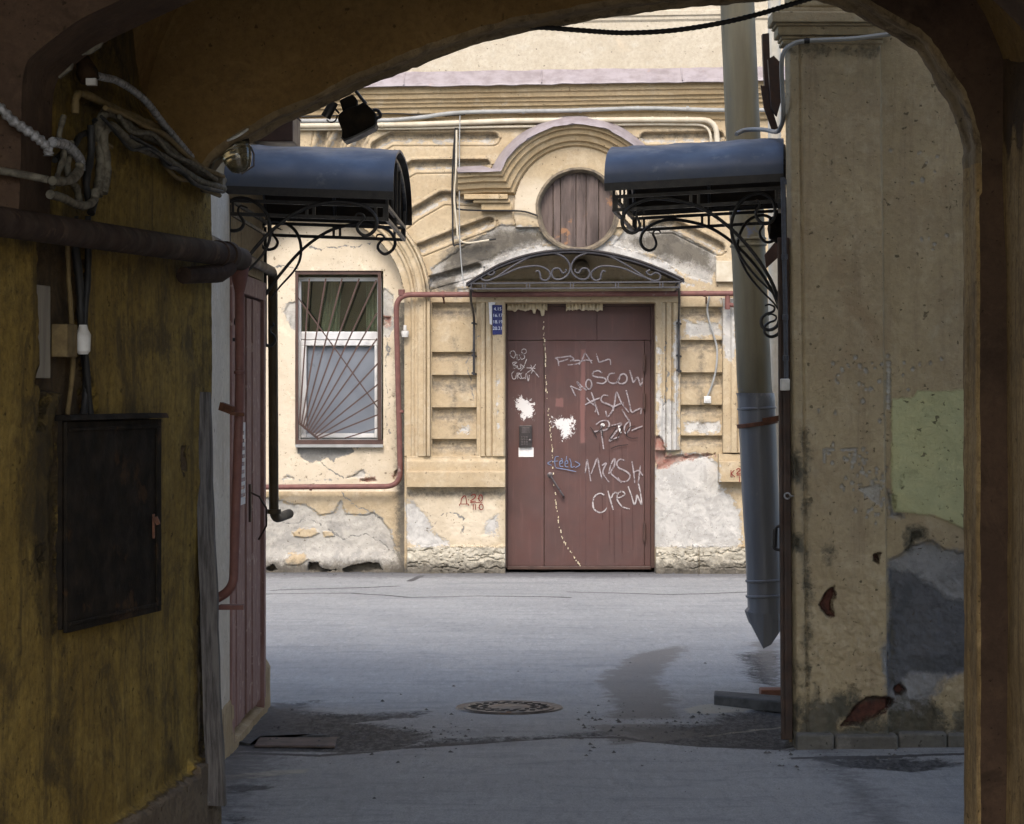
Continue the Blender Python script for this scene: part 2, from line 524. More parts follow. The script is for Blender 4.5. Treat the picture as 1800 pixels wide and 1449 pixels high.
M_RUST = plain('rusty_strap', (0.13, 0.055, 0.03), (0.075, 0.035, 0.022), rough=0.8, nscale=40)
M_PALE = plain('pale_pipe_paint', (0.50, 0.47, 0.40), (0.40, 0.37, 0.30), rough=0.5, nscale=8)
M_GATE = plain('rusted_dark_steel', (0.038, 0.026, 0.022), (0.058, 0.032, 0.022), rough=0.6, nscale=20, rust=(0.11, 0.055, 0.03), rust_lo=0.64)
M_IRON = plain('worn_cast_iron', (0.13, 0.115, 0.105), (0.075, 0.065, 0.058), rough=0.5, metal=0.35, nscale=25, rust=(0.13, 0.08, 0.05), rust_lo=0.58)
M_HOLE = plain('black_hole', (0.012, 0.011, 0.01), rough=0.9)
M_SILV = plain('silver_marker_paint', (0.40, 0.355, 0.36), (0.30, 0.26, 0.265), rough=0.4, metal=0.2, nscale=60)
M_SILB = plain('bright_silver_spray', (0.58, 0.55, 0.53), (0.44, 0.40, 0.39), rough=0.45, nscale=60)
M_MBLK = plain('black_marker_ink', (0.018, 0.014, 0.014), rough=0.5)
M_MBLU = plain('blue_marker_ink', (0.16, 0.20, 0.30), (0.12, 0.15, 0.24), rough=0.5)
M_DRIP = plain('thin_dark_drip', (0.06, 0.028, 0.025), rough=0.5)
M_REDP = plain('dark_red_wall_paint', (0.20, 0.028, 0.018), (0.14, 0.022, 0.016), rough=0.7, nscale=60)
M_PAPER = plain('paper_residue', (0.72, 0.70, 0.68), (0.60, 0.57, 0.54), rough=0.85, nscale=60)
M_ENAM = plain('navy_enamel', (0.028, 0.036, 0.13), (0.022, 0.028, 0.10), rough=0.3, nscale=20)
M_DIGI = plain('white_enamel_digits', (0.70, 0.72, 0.78), rough=0.35)
M_BOARD = plain('weathered_round_boards', (0.13, 0.098, 0.085), (0.045, 0.034, 0.03), rough=0.85, nscale=14, streak=True, rust=(0.24, 0.13, 0.07), rust_lo=0.60, bump=0.8)
M_WOODG = plain('weathered_grey_wood', (0.16, 0.14, 0.12), (0.055, 0.047, 0.04), rough=0.9, nscale=45, streak=True, bump=1.0, rust=(0.26, 0.25, 0.24), rust_lo=0.65)
M_WOODR = plain('worn_dull_red_planks', (0.30, 0.18, 0.16), (0.21, 0.112, 0.098), rough=0.7, nscale=38, streak=True, bump=0.7, rust=(0.42, 0.30, 0.26), rust_lo=0.58)
M_WOODD = plain('deep_red_groove', (0.085, 0.018, 0.014), rough=0.7)
M_CAB = plain('sooty_cabinet_steel', (0.009, 0.0075, 0.006), (0.020, 0.015, 0.010), rough=0.75, nscale=16, spec=0.08, rust=(0.042, 0.024, 0.012), rust_lo=0.56, bump=0.7)
M_KERB = plain('kerb_concrete', (0.085, 0.088, 0.09), (0.05, 0.052, 0.054), rough=0.9, nscale=14, bump=0.6)
M_BRICK = plain('loose_brick', (0.20, 0.095, 0.065), (0.14, 0.07, 0.05), rough=0.9, nscale=20, bump=0.6)
M_SLAB = plain('worn_brown_slab', (0.13, 0.10, 0.088), (0.075, 0.062, 0.055), rough=0.85, nscale=9, bump=0.5)
M_INT = plain('intercom_plastic', (0.030, 0.026, 0.026), (0.045, 0.038, 0.036), rough=0.4)
M_KEY = plain('steel_keys', (0.11, 0.095, 0.095), rough=0.35, metal=0.5)
M_FROST = plain('frosted_blue_grey_pane', (0.185, 0.205, 0.235), (0.16, 0.18, 0.21), rough=0.32, nscale=3, bump=0.02, spec=0.5)
M_CURT = plain('pale_curtain', (0.34, 0.345, 0.30), (0.24, 0.245, 0.21), rough=0.9, nscale=6)
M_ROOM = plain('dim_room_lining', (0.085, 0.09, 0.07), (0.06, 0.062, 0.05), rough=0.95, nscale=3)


def glass(name, tint, mixf, rough=0.05):
    n = NT(name)
    t = n.t
    tr = t.nodes.new('ShaderNodeBsdfTransparent'); tr.inputs[0].default_value = (*tint, 1)
    gl = t.nodes.new('ShaderNodeBsdfGlossy'); gl.inputs['Roughness'].default_value = rough
    mx = t.nodes.new('ShaderNodeMixShader'); mx.inputs[0].default_value = mixf
    t.links.new(tr.outputs[0], mx.inputs[1]); t.links.new(gl.outputs[0], mx.inputs[2])
    t.links.new(mx.outputs[0], t.nodes['Material Output'].inputs[0])
    return n.mat


M_GLASS = glass('window_glass', (0.75, 0.82, 0.75), 0.22)


def door_mat():
    n = NT('maroon_steel_door')
    a = n.noise(3.0, 6, 0.65)
    col = n.mix(n.rng(a, 0.35, 0.65), (0.088, 0.043, 0.037), (0.074, 0.040, 0.035))
    s = n.noise(28, 5, 0.7, n.scl((1, 1, 0.06)))
    col = n.mix(n.rng(n.noise(16, 7, 0.8), 0.48, 0.66, 0, 0.4), col, (0.075, 0.042, 0.04))
    col = n.mix(n.rng(s, 0.52, 0.70, 0, 0.6), col, (0.12, 0.062, 0.053))
    col = n.mix(n.rng(n.noise(9, 8, 0.75), 0.62, 0.72, 0, 0.6), col, (0.085, 0.042, 0.04))
    chip = n.rng(n.noise(38, 7, 0.8), 0.66, 0.69)
    col = n.mix(chip, col, (0.06, 0.03, 0.026))
    col = n.mix(n.rng(n.noise(27, 7, 0.8, dist=.5), 0.69, 0.71), col, (0.24, 0.15, 0.12))
    ch = n.attr('ma')
    # 0: pale rubbed band, 1: white paste residue, 2: grime at handle and foot, canopy shade painted along the top
    col = n.mix(n.rng(n.m('ADD', ch[0], n.m('MULTIPLY', n.m('SUBTRACT', n.noise(12, 6, 0.7, n.scl((1, 1, 0.2))), 0.5), 0.5)), 0.45, 0.6, 0, 0.75), col, (0.185, 0.088, 0.076))
    wv = n.m('ADD', ch[1], n.m('MULTIPLY', n.m('SUBTRACT', n.m('ADD', n.m('MULTIPLY', n.noise(17, 9, 0.72, dist=1.0), 0.62), n.m('MULTIPLY', n.noise(48, 5, 0.7), 0.38)), 0.5), 2.7))
    wk = n.rng(wv, 0.60, 0.68)
    col = n.mix(wk, col, (0.60, 0.575, 0.55))
    col = n.mix(n.rng(n.m('ADD', ch[2], n.m('MULTIPLY', n.m('SUBTRACT', n.noise(20, 6), 0.5), 0.5)), 0.45, 0.75, 0, 0.7), col, (0.07, 0.035, 0.03))
    return n.out(col, n.rng(a, 0.3, 0.7, 0.42, 0.56), 0, n.bump(n.m('ADD', n.noise(50, 4), wk), 0.15, 0.002), 0.4)


M_DOOR = door_mat()


def ground_mat():
    n = NT('patched_asphalt')
    a = n.noise(0.9, 7, 0.6)
    col = n.mix(n.rng(a, 0.35, 0.65), (0.335, 0.334, 0.322), (0.285, 0.285, 0.277))
    col = n.mix(n.rng(n.noise(1.6, 9, 0.7, n.scl((0.5, 2.2, 1)), 0.5), 0.52, 0.72, 0, 0.6), col, (0.145, 0.153, 0.166))
    col = n.mix(n.rng(n.noise(3.2, 8, 0.7, n.scl((0.6, 1.6, 1))), 0.56, 0.7, 0, 0.5), col, (0.28, 0.282, 0.29))
    g = n.noise(150, 4, 0.75)
    col = n.mix(n.rng(g, 0.38, 0.66, 0, 0.55), col, (0.095, 0.10, 0.105))
    col = n.mix(n.rng(n.noise(34, 7, 0.8, n.scl((1, .6, 1))), 0.52, 0.70, 0, 0.45), col, (0.11, 0.115, 0.122))
    col = n.mix(n.rng(n.noise(60, 3, 0.6), 0.70, 0.73, 0, 0.8), col, (0.05, 0.05, 0.052))
    col = n.mix(n.rng(n.noise(26, 8, 0.78, n.scl((1, 0.17, 1))), 0.46, 0.66, 0, 0.42), col, (0.15, 0.153, 0.155))
    col = n.mix(n.rng(n.noise(17, 8, 0.75, n.scl((1, 0.22, 1))), 0.52, 0.68, 0, 0.4), col, (0.36, 0.362, 0.36))
    col = n.mix(n.rng(n.noise(5, 9, 0.75, n.scl((0.45, 1.3, 1)), 0.8), 0.53, 0.60, 0, 0.35), col, (0.15, 0.155, 0.163))
    ch = n.attr('ma'); cb = n.attr('mb')
    def lay(col, v, nz, amp, lo, hi, c, mx=1.0):
        val = n.m('ADD', v, n.m('MULTIPLY', n.m('SUBTRACT', nz, 0.5), amp))
        return n.mix(n.rng(val, lo, hi, 0, mx), col, c)
    nz1 = n.noise(4.5, 9, 0.7, dist=0.5); nz2 = n.noise(11, 9, 0.75); nz3 = n.noise(28, 8, 0.75)
    col = lay(col, cb[1], nz1, 0.35, 0.45, 0.60, (0.30, 0.30, 0.30), 0.8)          # pale re-laid strip
    soil = n.mix(n.rng(n.noise(38, 6, 0.8, n.scl((1, .35, 1))), 0.42, 0.62), (0.022, 0.021, 0.021), (0.095, 0.092, 0.09))
    col = lay(col, ch[0], n.m('ADD', n.m('MULTIPLY', nz2, .6), n.m('MULTIPLY', nz3, .4)), 1.1, 0.44, 0.64, soil, 0.95)             # black soil and crumbled edges
    col = lay(col, ch[1], n.noise(8, 9, 0.75, dist=.6), 0.75, 0.42, 0.62, (0.125, 0.114, 0.102), 0.75)        # damp brown stain
    col = lay(col, ch[2], nz3, 0.5, 0.48, 0.56, (0.045, 0.042, 0.042), 0.9)          # cracks and seams
    col = lay(col, cb[0], nz1, 0.5, 0.45, 0.6, (0.36, 0.33, 0.26), 0.7)              # sand
    col = lay(col, cb[2], nz2, 0.9, 0.42, 0.75, (0.10, 0.098, 0.10), 0.8)            # scattered grime
    h = n.m('ADD', g, n.m('MULTIPLY', n.noise(22, 5, 0.7), 1.2))
    nb = n.bump(h, 0.8, 0.008)
    nb = n.bump(n.noise(2.0, 4), 0.35, 0.04, nb)
    return n.out(col, 0.82, 0, nb, 0.25)


M_GROUND = ground_mat()


def worn_paint(name, c1, c2, lo=0.40, hi=0.54, floor=0.30):
    n = NT(name)
    col = n.mix(n.rng(n.noise(30, 5, 0.7), 0.35, 0.65), c1, c2)
    n.put(n.b.inputs['Alpha'], n.rng(n.m('ADD', n.m('MULTIPLY', n.noise(55, 6, 0.8), 0.6), n.m('MULTIPLY', n.noise(12, 3), 0.4)), lo, hi, floor, 1.0))
    return n.out(col, 0.45, 0.15, None, 0.4)


M_SILV = worn_paint('silver_marker_paint', (0.37, 0.325, 0.33), (0.27, 0.225, 0.23))
M_SILB = worn_paint('bright_silver_spray', (0.50, 0.46, 0.45), (0.36, 0.32, 0.315))

# ------------------------------------------------------------------ ground: one sheet to the horizon, finely divided where the photo looks
def build_ground():
    fx = np.arange(-2.2, 2.9, 0.025); fy = np.concatenate([np.arange(8.6, 14.6, 0.02), np.arange(14.6, 22.9, 0.045)])
    xs = np.concatenate([[-600, -120, -30, -8, -4], fx, [4, 8, 30, 120, 600]])
    ys = np.concatenate([[-600, -120, -30, -8, 0, 4, 7], fy, [30, 60, 150, 700]])
    X, Y = np.meshgrid(xs, ys)
    PX = VPX + X / np.maximum(Y, 1) * F
    PY = HZ + EYE / np.maximum(Y, 1) * F
    # masks are measured where they lie on the ground: metres
    def G(poly): return [((px - VPX) / F * (F * EYE / (py - HZ)), F * EYE / (py - HZ)) for px, py in poly]
    def sd(poly): return sd_poly(X, Y, G(poly))
    jit = (fbm(X * 3, Y * 3, 4, 1) - .5)
    dark = U(sd([(440, 1262), (480, 1236), (560, 1232), (520, 1250), (600, 1256), (760, 1250), (745, 1262), (640, 1270), (745, 1283), (760, 1300), (700, 1318), (600, 1322), (430, 1318), (400, 1330), (395, 1300)]),
             sd([(1085, 1280), (1240, 1268), (1290, 1250), (1395, 1238), (1395, 1318), (1230, 1312), (1120, 1302)]),
             sd([(1340, 1325), (1500, 1318), (1700, 1322), (1800, 1345), (1640, 1372), (1520, 1362), (1400, 1352)]) - 0.19,
             sd([(1280, 1150), (1390, 1135), (1395, 1215), (1300, 1200)]) - 0.06,
             sd([(380, 1380), (480, 1372), (500, 1385), (390, 1400)]) - 0.02,
             sd([(380, 1432), (460, 1432), (440, 1452), (380, 1455)]) - 0.02,
             (Y - 22.62) * 0.6)
    dark2 = U(sd([(740, 1300), (900, 1296), (1100, 1284), (1100, 1290), (900, 1304), (700, 1318)]), dark)
    damp = U(sd([(1120, 1150), (1210, 1134), (1180, 1160), (1160, 1200), (1190, 1230), (1190, 1262), (1075, 1262), (1075, 1235), (1050, 1205), (1065, 1180)]),
             sd([(1040, 1275), (1180, 1268), (1240, 1290), (1080, 1310)]),
             sd([(1290, 1128), (1400, 1120), (1400, 1240), (1330, 1215)]) - 0.10)
    L = lambda pts: d_line(X, Y, G(pts))
    crack = np.minimum.reduce([L([(420, 1322), (560, 1328), (640, 1322), (760, 1308), (960, 1298), (1090, 1296), (1200, 1308), (1400, 1310)]),
                               L([(440, 1045), (620, 1042), (720, 1050), (840, 1048), (1000, 1052)]), L([(720, 1022), (742, 1012)]),
                               L([(1000, 1040), (1180, 1046), (1320, 1040)]),
                               L([(1400, 1332), (1560, 1330), (1700, 1326)]), L([(480, 1038), (700, 1030)])])
    cr = 0.035 - crack
    sand = U(sd([(400, 1362), (480, 1352), (545, 1349), (540, 1356), (450, 1368), (380, 1372)]), sd([(1210, 1246), (1260, 1236), (1395, 1226), (1395, 1236), (1270, 1252), (1215, 1252)]) + 0.02,
             sd([(1230, 1292), (1330, 1277), (1390, 1272), (1390, 1277), (1300, 1284)]))
    pale = Y * 0 - 2
    grime = U(-np.abs(X - LWX(Y, 0.1)) + 0.15 - (Y > 9.4) * 2, -np.abs(X - 1.3) + 0.1 - (Y > 14) * 2, (Y - 22.0) * 0.5, -np.abs(X + 1.3) * 0.8 + 0.18 - (Y > 13.2) * 2)
    ma = np.stack([enc(dark2 + jit * 0.10, 0.5), enc(damp + jit * 0.06, 0.45), enc(cr, 0.16)], -1)
    mb = np.stack([enc(sand + jit * 0.08, 0.3), enc(pale + jit * 0.6, 2.0), enc(grime, 0.8)], -1)
    Z = (fbm(X * 1.2, Y * 1.2, 3, 2) - 0.5) * 0.02 * ((X > -2.1) & (X < 2.8) & (Y > 8.7) & (Y < 22.8))
    Z = Z * sm(0.30, 0.55, np.hypot(X + 0.13, Y - 12.97))
    Z = Z - 0.010 * sm(-0.02, 0.06, dark2) + 0.008 * (fbm(X * 14, Y * 14, 3, 4) - .5) * sm(-0.05, 0.08, dark2)
    o = gridmesh('ground', np.stack([X, Y, Z], -1), M_GROUND, None, {'ma': ma, 'mb': mb}, flip=True)
    o['kind'] = 'structure'
    o['label'] = 'grey patched asphalt of the passage and courtyard with dark damp stains'
    return o


build_ground()

# ------------------------------------------------------------------ the courtyard building with the maroon door (its stucco front is plane YF)
YF = 22.8
S = YF / F       # metres per photo pixel on that plane
bld = thing('courtyard_building', 'cream stucco courtyard building with maroon graffiti door and barred window', 'building', (WX(1000, YF), YF, 0))


def facade():
    px = np.arange(384, 1424, 1.5); py = np.arange(-70, 1013, 1.5)
    X, Y = np.meshgrid(px, py)
    h = np.zeros(X.shape)
    R = np.hypot(X - 560, Y - 530)
    ru = np.where(Y < 530, R, np.abs(X - 560))            # radius-like coordinate of arch and pilaster
    jit = (fbm(X / 9, Y / 9, 4, 1) - .5)
    # left bay inside the blind arch
    bay = (ru < 150) & (X < 720)
    # archivolt and pilaster mouldings
    t = (ru - 150) / 47.0
    am = (t >= 0) & (t <= 1) & (X > 400) & (Y < 803)
    prof = 0.012 + 0.022 * sm(0.26, 0.30, t) + 0.018 * sm(0.50, 0.56, t) + 0.02 * sm(0.72, 0.78, t) - 0.018 * sm(0.03, 0.0, np.abs(t - 0.42)) - 0.03 * sm(0.03, 0.0, np.abs(t - 0.86))
    h = np.where(am, prof, h)
    pil = (X > 1270) & (X < 1313) & (Y > 525) & (Y < 797)
    t2 = (X - 1270) / 43
    h = np.where(pil, 0.05 + 0.02 * sm(0.3, 0.36, t2) - 0.02 * sm(0.05, 0, np.abs(t2 - 0.6)), h)
    # V grooves of the rusticated strips
    def vg(y0, y1, x0, x1):
        s = (Y - y0) / (y1 - y0)
        d = -0.05 * (1 - sm(0.38, 1.0, s)) * ((s >= 0) & (s <= 1))
        return np.where((X > x0) & (X < x1), d, 0)
    for y0, y1 in ((533, 556), (620, 633), (660, 687), (717, 741), (772, 794)): h = h + vg(y0, y1, 759, 838) * (h == 0)
    for y0, y1 in ((540, 562), (598, 616), (656, 680), (712, 730), (766, 782)): h = h + vg(y0, y1, 1195, 1270)
    # radiating and level joints round the arch
    JD = np.full(X.shape, -60.0); JS = np.full(X.shape, 60.0)
    for pts in ([(662, 258), (688, 243), (866, 243)], [(676, 300), (700, 308), (728, 292), (852, 290)], [(700, 398), (728, 376), (778, 347), (846, 349)],
                [(722, 446), (735, 440), (808, 411), (860, 392)], [(748, 498), (838, 473)],
                [(1150, 398), (1185, 396), (1264, 436)], [(1135, 243), (1262, 241)], [(1180, 350), (1264, 350)],
                [(600, 226), (584, 262)], [(640, 229), (622, 262)], [(566, 226), (560, 262)]):
        d = d_line(X, Y, pts)
        sg = np.full(X.shape, 1e3)
        for (ax, ay), (bx, by) in zip(pts[:-1], pts[1:]):        # signed: negative above the joint
            t = np.clip(((X - ax) * (bx - ax) + (Y - ay) * (by - ay)) / ((bx - ax) ** 2 + (by - ay) ** 2), 0, 1)
            l = np.hypot(X - ax - t * (bx - ax), Y - ay - t * (by - ay)); s_ = np.sign((bx - ax) * (Y - ay) - (by - ay) * (X - ax))
            sg = np.where(l <= d + 1e-6, s_ * l, sg)
        hh = np.where(sg < -2, -0.055 * (1 - sm(8, 10.5, -sg)), -0.055 * (1 - sm(-2, 10, sg)))
        hh = hh - 0.012 * sm(1.8, 0.6, np.abs(sg - 14)) + 0.008 * sm(3, 1.5, np.abs(sg + 13))
        near = (ru > 199) & (np.abs(sg) < 17) & (d < 17)
        h = np.where(near, h + hh, h); JD = np.where(near, np.maximum(JD, np.minimum(sg + 1, 10 - sg)), JD); JS = np.where(near, sg, JS)
    # raised fillets along the upper joints
    for pts in ([(690, 234), (866, 234)], [(730, 282), (852, 281)]):
        d = d_line(X, Y, pts); h = h + 0.012 * (1 - sm(2, 4, d)) * (ru > 197)
    # door surround
    def cas(t): return 0.03 + 0.03 * sm(0.12, 0.16, t) - 0.022 * sm(0.04, 0, np.abs(t - 0.30)) - 0.02 * sm(0.04, 0, np.abs(t - 0.52)) + 0.014 * sm(0.62, 0.68, t) - 0.03 * sm(0.9, 1.0, t)
    c1 = (X > 838) & (X < 890) & (Y > 500) & (Y < 802); h = np.where(c1, cas((X - 838) / 52), h)
    c2 = (X > 1146) & (X < 1196) & (Y > 500) & (Y < 792); h = np.where(c2, cas((1196 - X) / 50), h)
    c3 = (X >= 838) & (X <= 1196) & (Y > 493) & (Y < 533); h = np.where(c3, cas((Y - 493) / 42) * 0.9 + .008, h)
    # band, projecting block and lower wall of the pilaster foot
    foot = (X > 715) & (X < 889)
    h = np.where(foot & (Y > 802) & (Y < 828), 0.04 + 0.02 * sm(806, 812, Y), h)
    h = np.where(foot & (Y >= 828) & (Y < 857), 0.105 - 0.02 * sm(830, 826, Y), h)
    h = np.where(foot & (Y >= 857), 0.02, h)
    f2 = (X > 1262) & (X < 1330)
    h = np.where(f2 & (Y > 797) & (Y < 812), 0.05, h); h = np.where(f2 & (Y >= 812) & (Y < 848), 0.11, h)
    h = np.where((X > 1313) & (h == 0), -0.02, h)
    # stone courses at the foot
    st = (((X > 716) & (X < 889)) | (X > 1152)) & (Y > 960 + jit * 14)
    course = 0.020 * sm(2.2, 0.6, np.minimum.reduce([np.abs(Y - (973 + jit * 16 + 5 * np.sin(X / 31))), np.abs(Y - (986 + jit * 18 - 4 * np.sin(X / 43))), np.abs(Y - (998 + jit * 10))])) * sm(.35, .5, fbm(X / 24, Y / 9, 3, 6)) + 0.03 * sm(2, .5, np.minimum(np.abs(X - (795 + 20 * np.sin(Y))), np.abs(X - 1228)))
    h = np.where(st, 0.035 + jit * 0.03 - course * 0.6, h)
    bayin = bay & (Y > 380)
    h = np.where(bay, -0.15, h)
    # gentle swell of the lower bay and the rounded return next to the pilaster
    h = np.where(bay & (Y > 855), -0.15 + 0.02 * sm(855, 875, Y) + 0.05 * sm(960, 1003, Y), h)
    # blotch masks -------------------------------------------------
    P = lambda p: sd_poly(X, Y, p)
    grey = U(np.minimum(U(P([(300, 872), (480, 876), (505, 886), (535, 888), (560, 906), (585, 902), (597, 880), (606, 904), (640, 907), (655, 900), (672, 915), (684, 935), (694, 962), (704, 985), (712, 1013), (300, 1013)])),
                        -U(P([(513, 938), (530, 930), (550, 932), (560, 938), (540, 947), (516, 945)]), P([(565, 936), (580, 936), (584, 943), (570, 946)]), P([(497, 984), (510, 976), (530, 974), (540, 984), (525, 994), (500, 994)]))),
             P([(480, 845), (500, 826), (520, 835), (560, 840), (600, 835), (640, 815), (655, 835), (640, 850), (560, 852), (485, 852)]) - 9,
             P([(668, 512), (676, 506), (690, 520), (690, 580), (680, 594), (670, 588)]), P([(496, 548), (505, 532), (518, 530), (518, 582), (508, 574)]),
             P([(752, 470), (800, 436), (880, 388), (945, 395), (985, 428), (950, 437), (890, 455), (830, 485), (810, 505), (770, 520), (752, 500)]) - 6,
             P([(1065, 436), (1100, 395), (1165, 388), (1262, 440), (1266, 470), (1256, 505), (1205, 492), (1150, 455)]) - 6,
             P([(800, 505), (840, 500), (838, 520), (800, 524)]) - 4)
    white = U(P([(712, 878), (733, 888), (752, 908), (760, 935), (780, 946), (788, 958), (770, 964), (738, 964), (722, 954), (714, 940)]),
              P([(1150, 826), (1165, 815), (1200, 796), (1240, 800), (1262, 815), (1264, 858), (1284, 866), (1299, 900), (1303, 955), (1285, 966), (1220, 968), (1150, 962)]),
              P([(1152, 590), (1165, 620), (1162, 700), (1180, 700), (1180, 560), (1197, 560), (1197, 794), (1175, 802), (1152, 770)]) - 4,
              P([(1268, 525), (1292, 525), (1292, 640), (1275, 625), (1268, 600)]), P([(1195, 555), (1272, 560), (1272, 598), (1195, 600)]) - 9, P([(1195, 735), (1272, 735), (1272, 770), (1195, 768)]) - 8,
              P([(800, 745), (835, 745), (830, 768), (795, 765)]) - 7, P([(470, 640), (490, 640), (490, 700), (470, 700)]) - 12, P([(850, 900), (886, 890), (888, 955), (830, 950)]) - 14,
              P([(1010, 405), (1110, 405), (1100, 440), (900, 440), (930, 425)]) - 10, P([(860, 640), (888, 640), (888, 790), (866, 780)]) - 14)
    white = np.maximum(white, P([(745, 480), (800, 470), (830, 455), (880, 430), (960, 418), (1080, 418), (1180, 450), (1215, 490), (1260, 500), (1260, 515), (1200, 512), (745, 515)]) - 12)
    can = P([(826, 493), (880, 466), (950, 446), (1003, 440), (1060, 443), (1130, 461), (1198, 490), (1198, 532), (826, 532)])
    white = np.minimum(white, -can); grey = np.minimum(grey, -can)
    brick = U(P([(1150, 768), (1158, 765), (1166, 778), (1172, 790), (1170, 812), (1150, 818)]), P([(1150, 798), (1262, 792), (1262, 806), (1200, 815), (1170, 830), (1150, 828)]) - 5,
              P([(671, 556), (685, 557), (685, 573), (671, 573)]) - 1, P([(630, 843), (655, 840), (660, 848), (632, 851)]) - 1, P([(685, 838), (700, 820), (704, 840), (690, 848)]) - 2)
    stone = np.where((((X > 716) & (X < 889)) | (X > 1152)), Y - 962, -60)
    hole = U(P([(541, 990), (556, 993), (565, 1000), (590, 1004), (560, 1010), (541, 1004)]), P([(600, 1000), (628, 992), (664, 990), (670, 1003), (640, 1009), (600, 1009)]), P([(466, 1000), (480, 996), (490, 1004), (466, 1008)]))
    conc = P([(518, 784), (616, 784), (620, 795), (604, 803), (588, 806), (584, 813), (572, 804), (560, 812), (544, 814), (530, 808), (522, 798)])
    grime = U(Y - 990, P([(775, 440), (880, 395), (960, 400), (985, 428), (920, 440), (820, 490), (770, 505)]) - 6, P([(1090, 420), (1180, 400), (1250, 440), (1255, 480), (1160, 455)]) - 2,
              np.where(bay, 12 - np.abs(X - 706) * 1.2, -60) * (Y > 530) + np.where(Y > 530, 0, -60), -np.abs(Y - 868) + 2 - 60 * ~foot, P([(740, 500), (770, 480), (812, 470), (812, 525), (745, 520)]) - 8,  # shade in the bay corner and under the foot block painted in
              P([(690, 560), (712, 560), (712, 1000), (690, 1000)]) - 12)
    grime = np.maximum(grime, can - 48)  # wall under the door canopy darkened, its shade put into the colour
    h = h - 0.014 * sm(-1, 2, grey + jit * 6) * (grey > -8) - 0.006 * sm(-1, 2, white + jit * 14) - 0.03 * sm(-1, 2, brick + jit * 8) - 0.018 * sm(-1, 2, conc + jit * 8) - 0.09 * sm(-1, 2, hole + jit * 10)
    h = h + jit * 0.010 * (Y > 860) + (fbm(X / 40, Y / 40, 3, 2) - .5) * 0.012
    # openings
    # grime in the joints with the groove shade painted in, fine cracks
    jd = np.full(X.shape, -60.0)
    for (y0, y1, xa, xb) in ((533, 556, 759, 838), (620, 633, 759, 838), (660, 687, 759, 838), (717, 741, 759, 838), (772, 794, 759, 838), (540, 562, 1195, 1270), (598, 616, 1195, 1270), (656, 680, 1195, 1270), (712, 730, 1195, 1270), (766, 782, 1195, 1270)):
        jd = np.where((X > xa) & (X < xb), np.maximum(jd, np.minimum(Y - (y0 + 0.30 * (y1 - y0)), y1 + 1 - Y)), jd)
    grey = np.maximum(grey, np.minimum(JD - 4, 5))
    jd = np.maximum(jd - 1, np.where(ru > 197, 4 - np.abs(JS + 5) * .8, -60))
    grime = np.maximum(grime, np.minimum(jd - 3, 5))
    jit2 = fbm(X / 11 + 40, Y / 11, 4, 5) - .5
    crk = np.minimum.reduce([d_line(X + jit * 14, Y + jit2 * 14, l) for l in ([(677, 590), (681, 620), (676, 660), (682, 700), (678, 740), (684, 765)], [(598, 868), (618, 885), (640, 898), (668, 914)], [(560, 790), (563, 812), (580, 830), (600, 842)], [(540, 432), (566, 438), (590, 431), (618, 434), (650, 426)],
        [(762, 925), (775, 905), (800, 900), (815, 915), (812, 940)], [(840, 590), (820, 640), (832, 700)], [(480, 470), (500, 466), (520, 470)], [(478, 905), (505, 925), (545, 915), (600, 950), (640, 940), (690, 970)], [(615, 788), (650, 783), (668, 786)], [(1168, 600), (1172, 660), (1165, 720)])])
    grime = U(grime, P(rect(762, 560, 836, 800)) - 38, P(rect(1197, 560, 1268, 790)) - 36, P(rect(840, 536, 888, 800)) - 34)
    crk = 0.9 - (crk + jit * 2.4)
    win = (X > 516) & (X < 672) & (Y > 475) & (Y < 783); h = np.where(win, -0.62, h)
    dr = (X > 888) & (X < 1152) & (Y > 533); h = np.where(dr, -0.36, h)
    rw = np.hypot(X - 1016, Y - 369); h = np.where((rw < 113) & (rw > 73) & (Y < 400), 0.03, h); h = np.where(rw < 70, -0.16, h)
    Yw = YF - h
    Pw = np.stack([(X - VPX) / F * YF, Yw, EYE - (Y - HZ) / F * YF], -1)
    ma = np.stack([enc(grey), enc(white), enc(brick)], -1)
    pale = U(np.where(bay & (Y < 866), 20, -60), P([(716, 862), (889, 862), (889, 965), (716, 965)]) - 6, P([(872, 300), (1150, 300), (1150, 400), (872, 400)]) - 20)
    mc = np.stack([enc(pale), enc(pale * 0), enc(pale * 0)], -1)
    mb = np.stack([enc(stone, 30), enc(np.maximum.reduce([conc, hole + 4, crk * 3])), enc(grime)], -1)
    gridmesh('wall', Pw, M_FAC, bld, {'ma': ma, 'mb': mb, 'mc': mc}, smooth=True, angle=28)


facade()
# the rest of that front, beyond the finely modelled stretch
mb_ = MB()
xl, xr = WX(384, YF), WX(1422, YF); zt = WZ(-70, YF)
mb_.box(-9, xl, YF, YF + 0.4, -0.1, zt).build('side_wall', M_UP, bld, bevel=0)
MB().box(xr, 9, YF, YF + 0.4, -0.1, zt).build('side_wall', M_UP, bld)
MB().box(-9, 9, YF - 0.03, YF + 0.4, zt, 9.5).build('upper_wall', M_UP, bld)


def linear_profile(name, mat, prof, x0, x1, slope, parent, wob=0.0, n=60):
    """prof: (py at x=1000, protrusion); swept along the front with the slope the photo shows"""
    rings = []
    xs = np.linspace(x0, x1, n)
    for (y, d) in prof:
        rings.append([W(x, y + slope * (x - 1000) + wob * (vnoise(np.array([x / 22.0]), np.array([y / 9.0]), 3)[0] - .5), YF) + Vector((0, -d, 0)) for x in xs])
    return MB().loft(rings).build(name, mat, parent, angle=30)


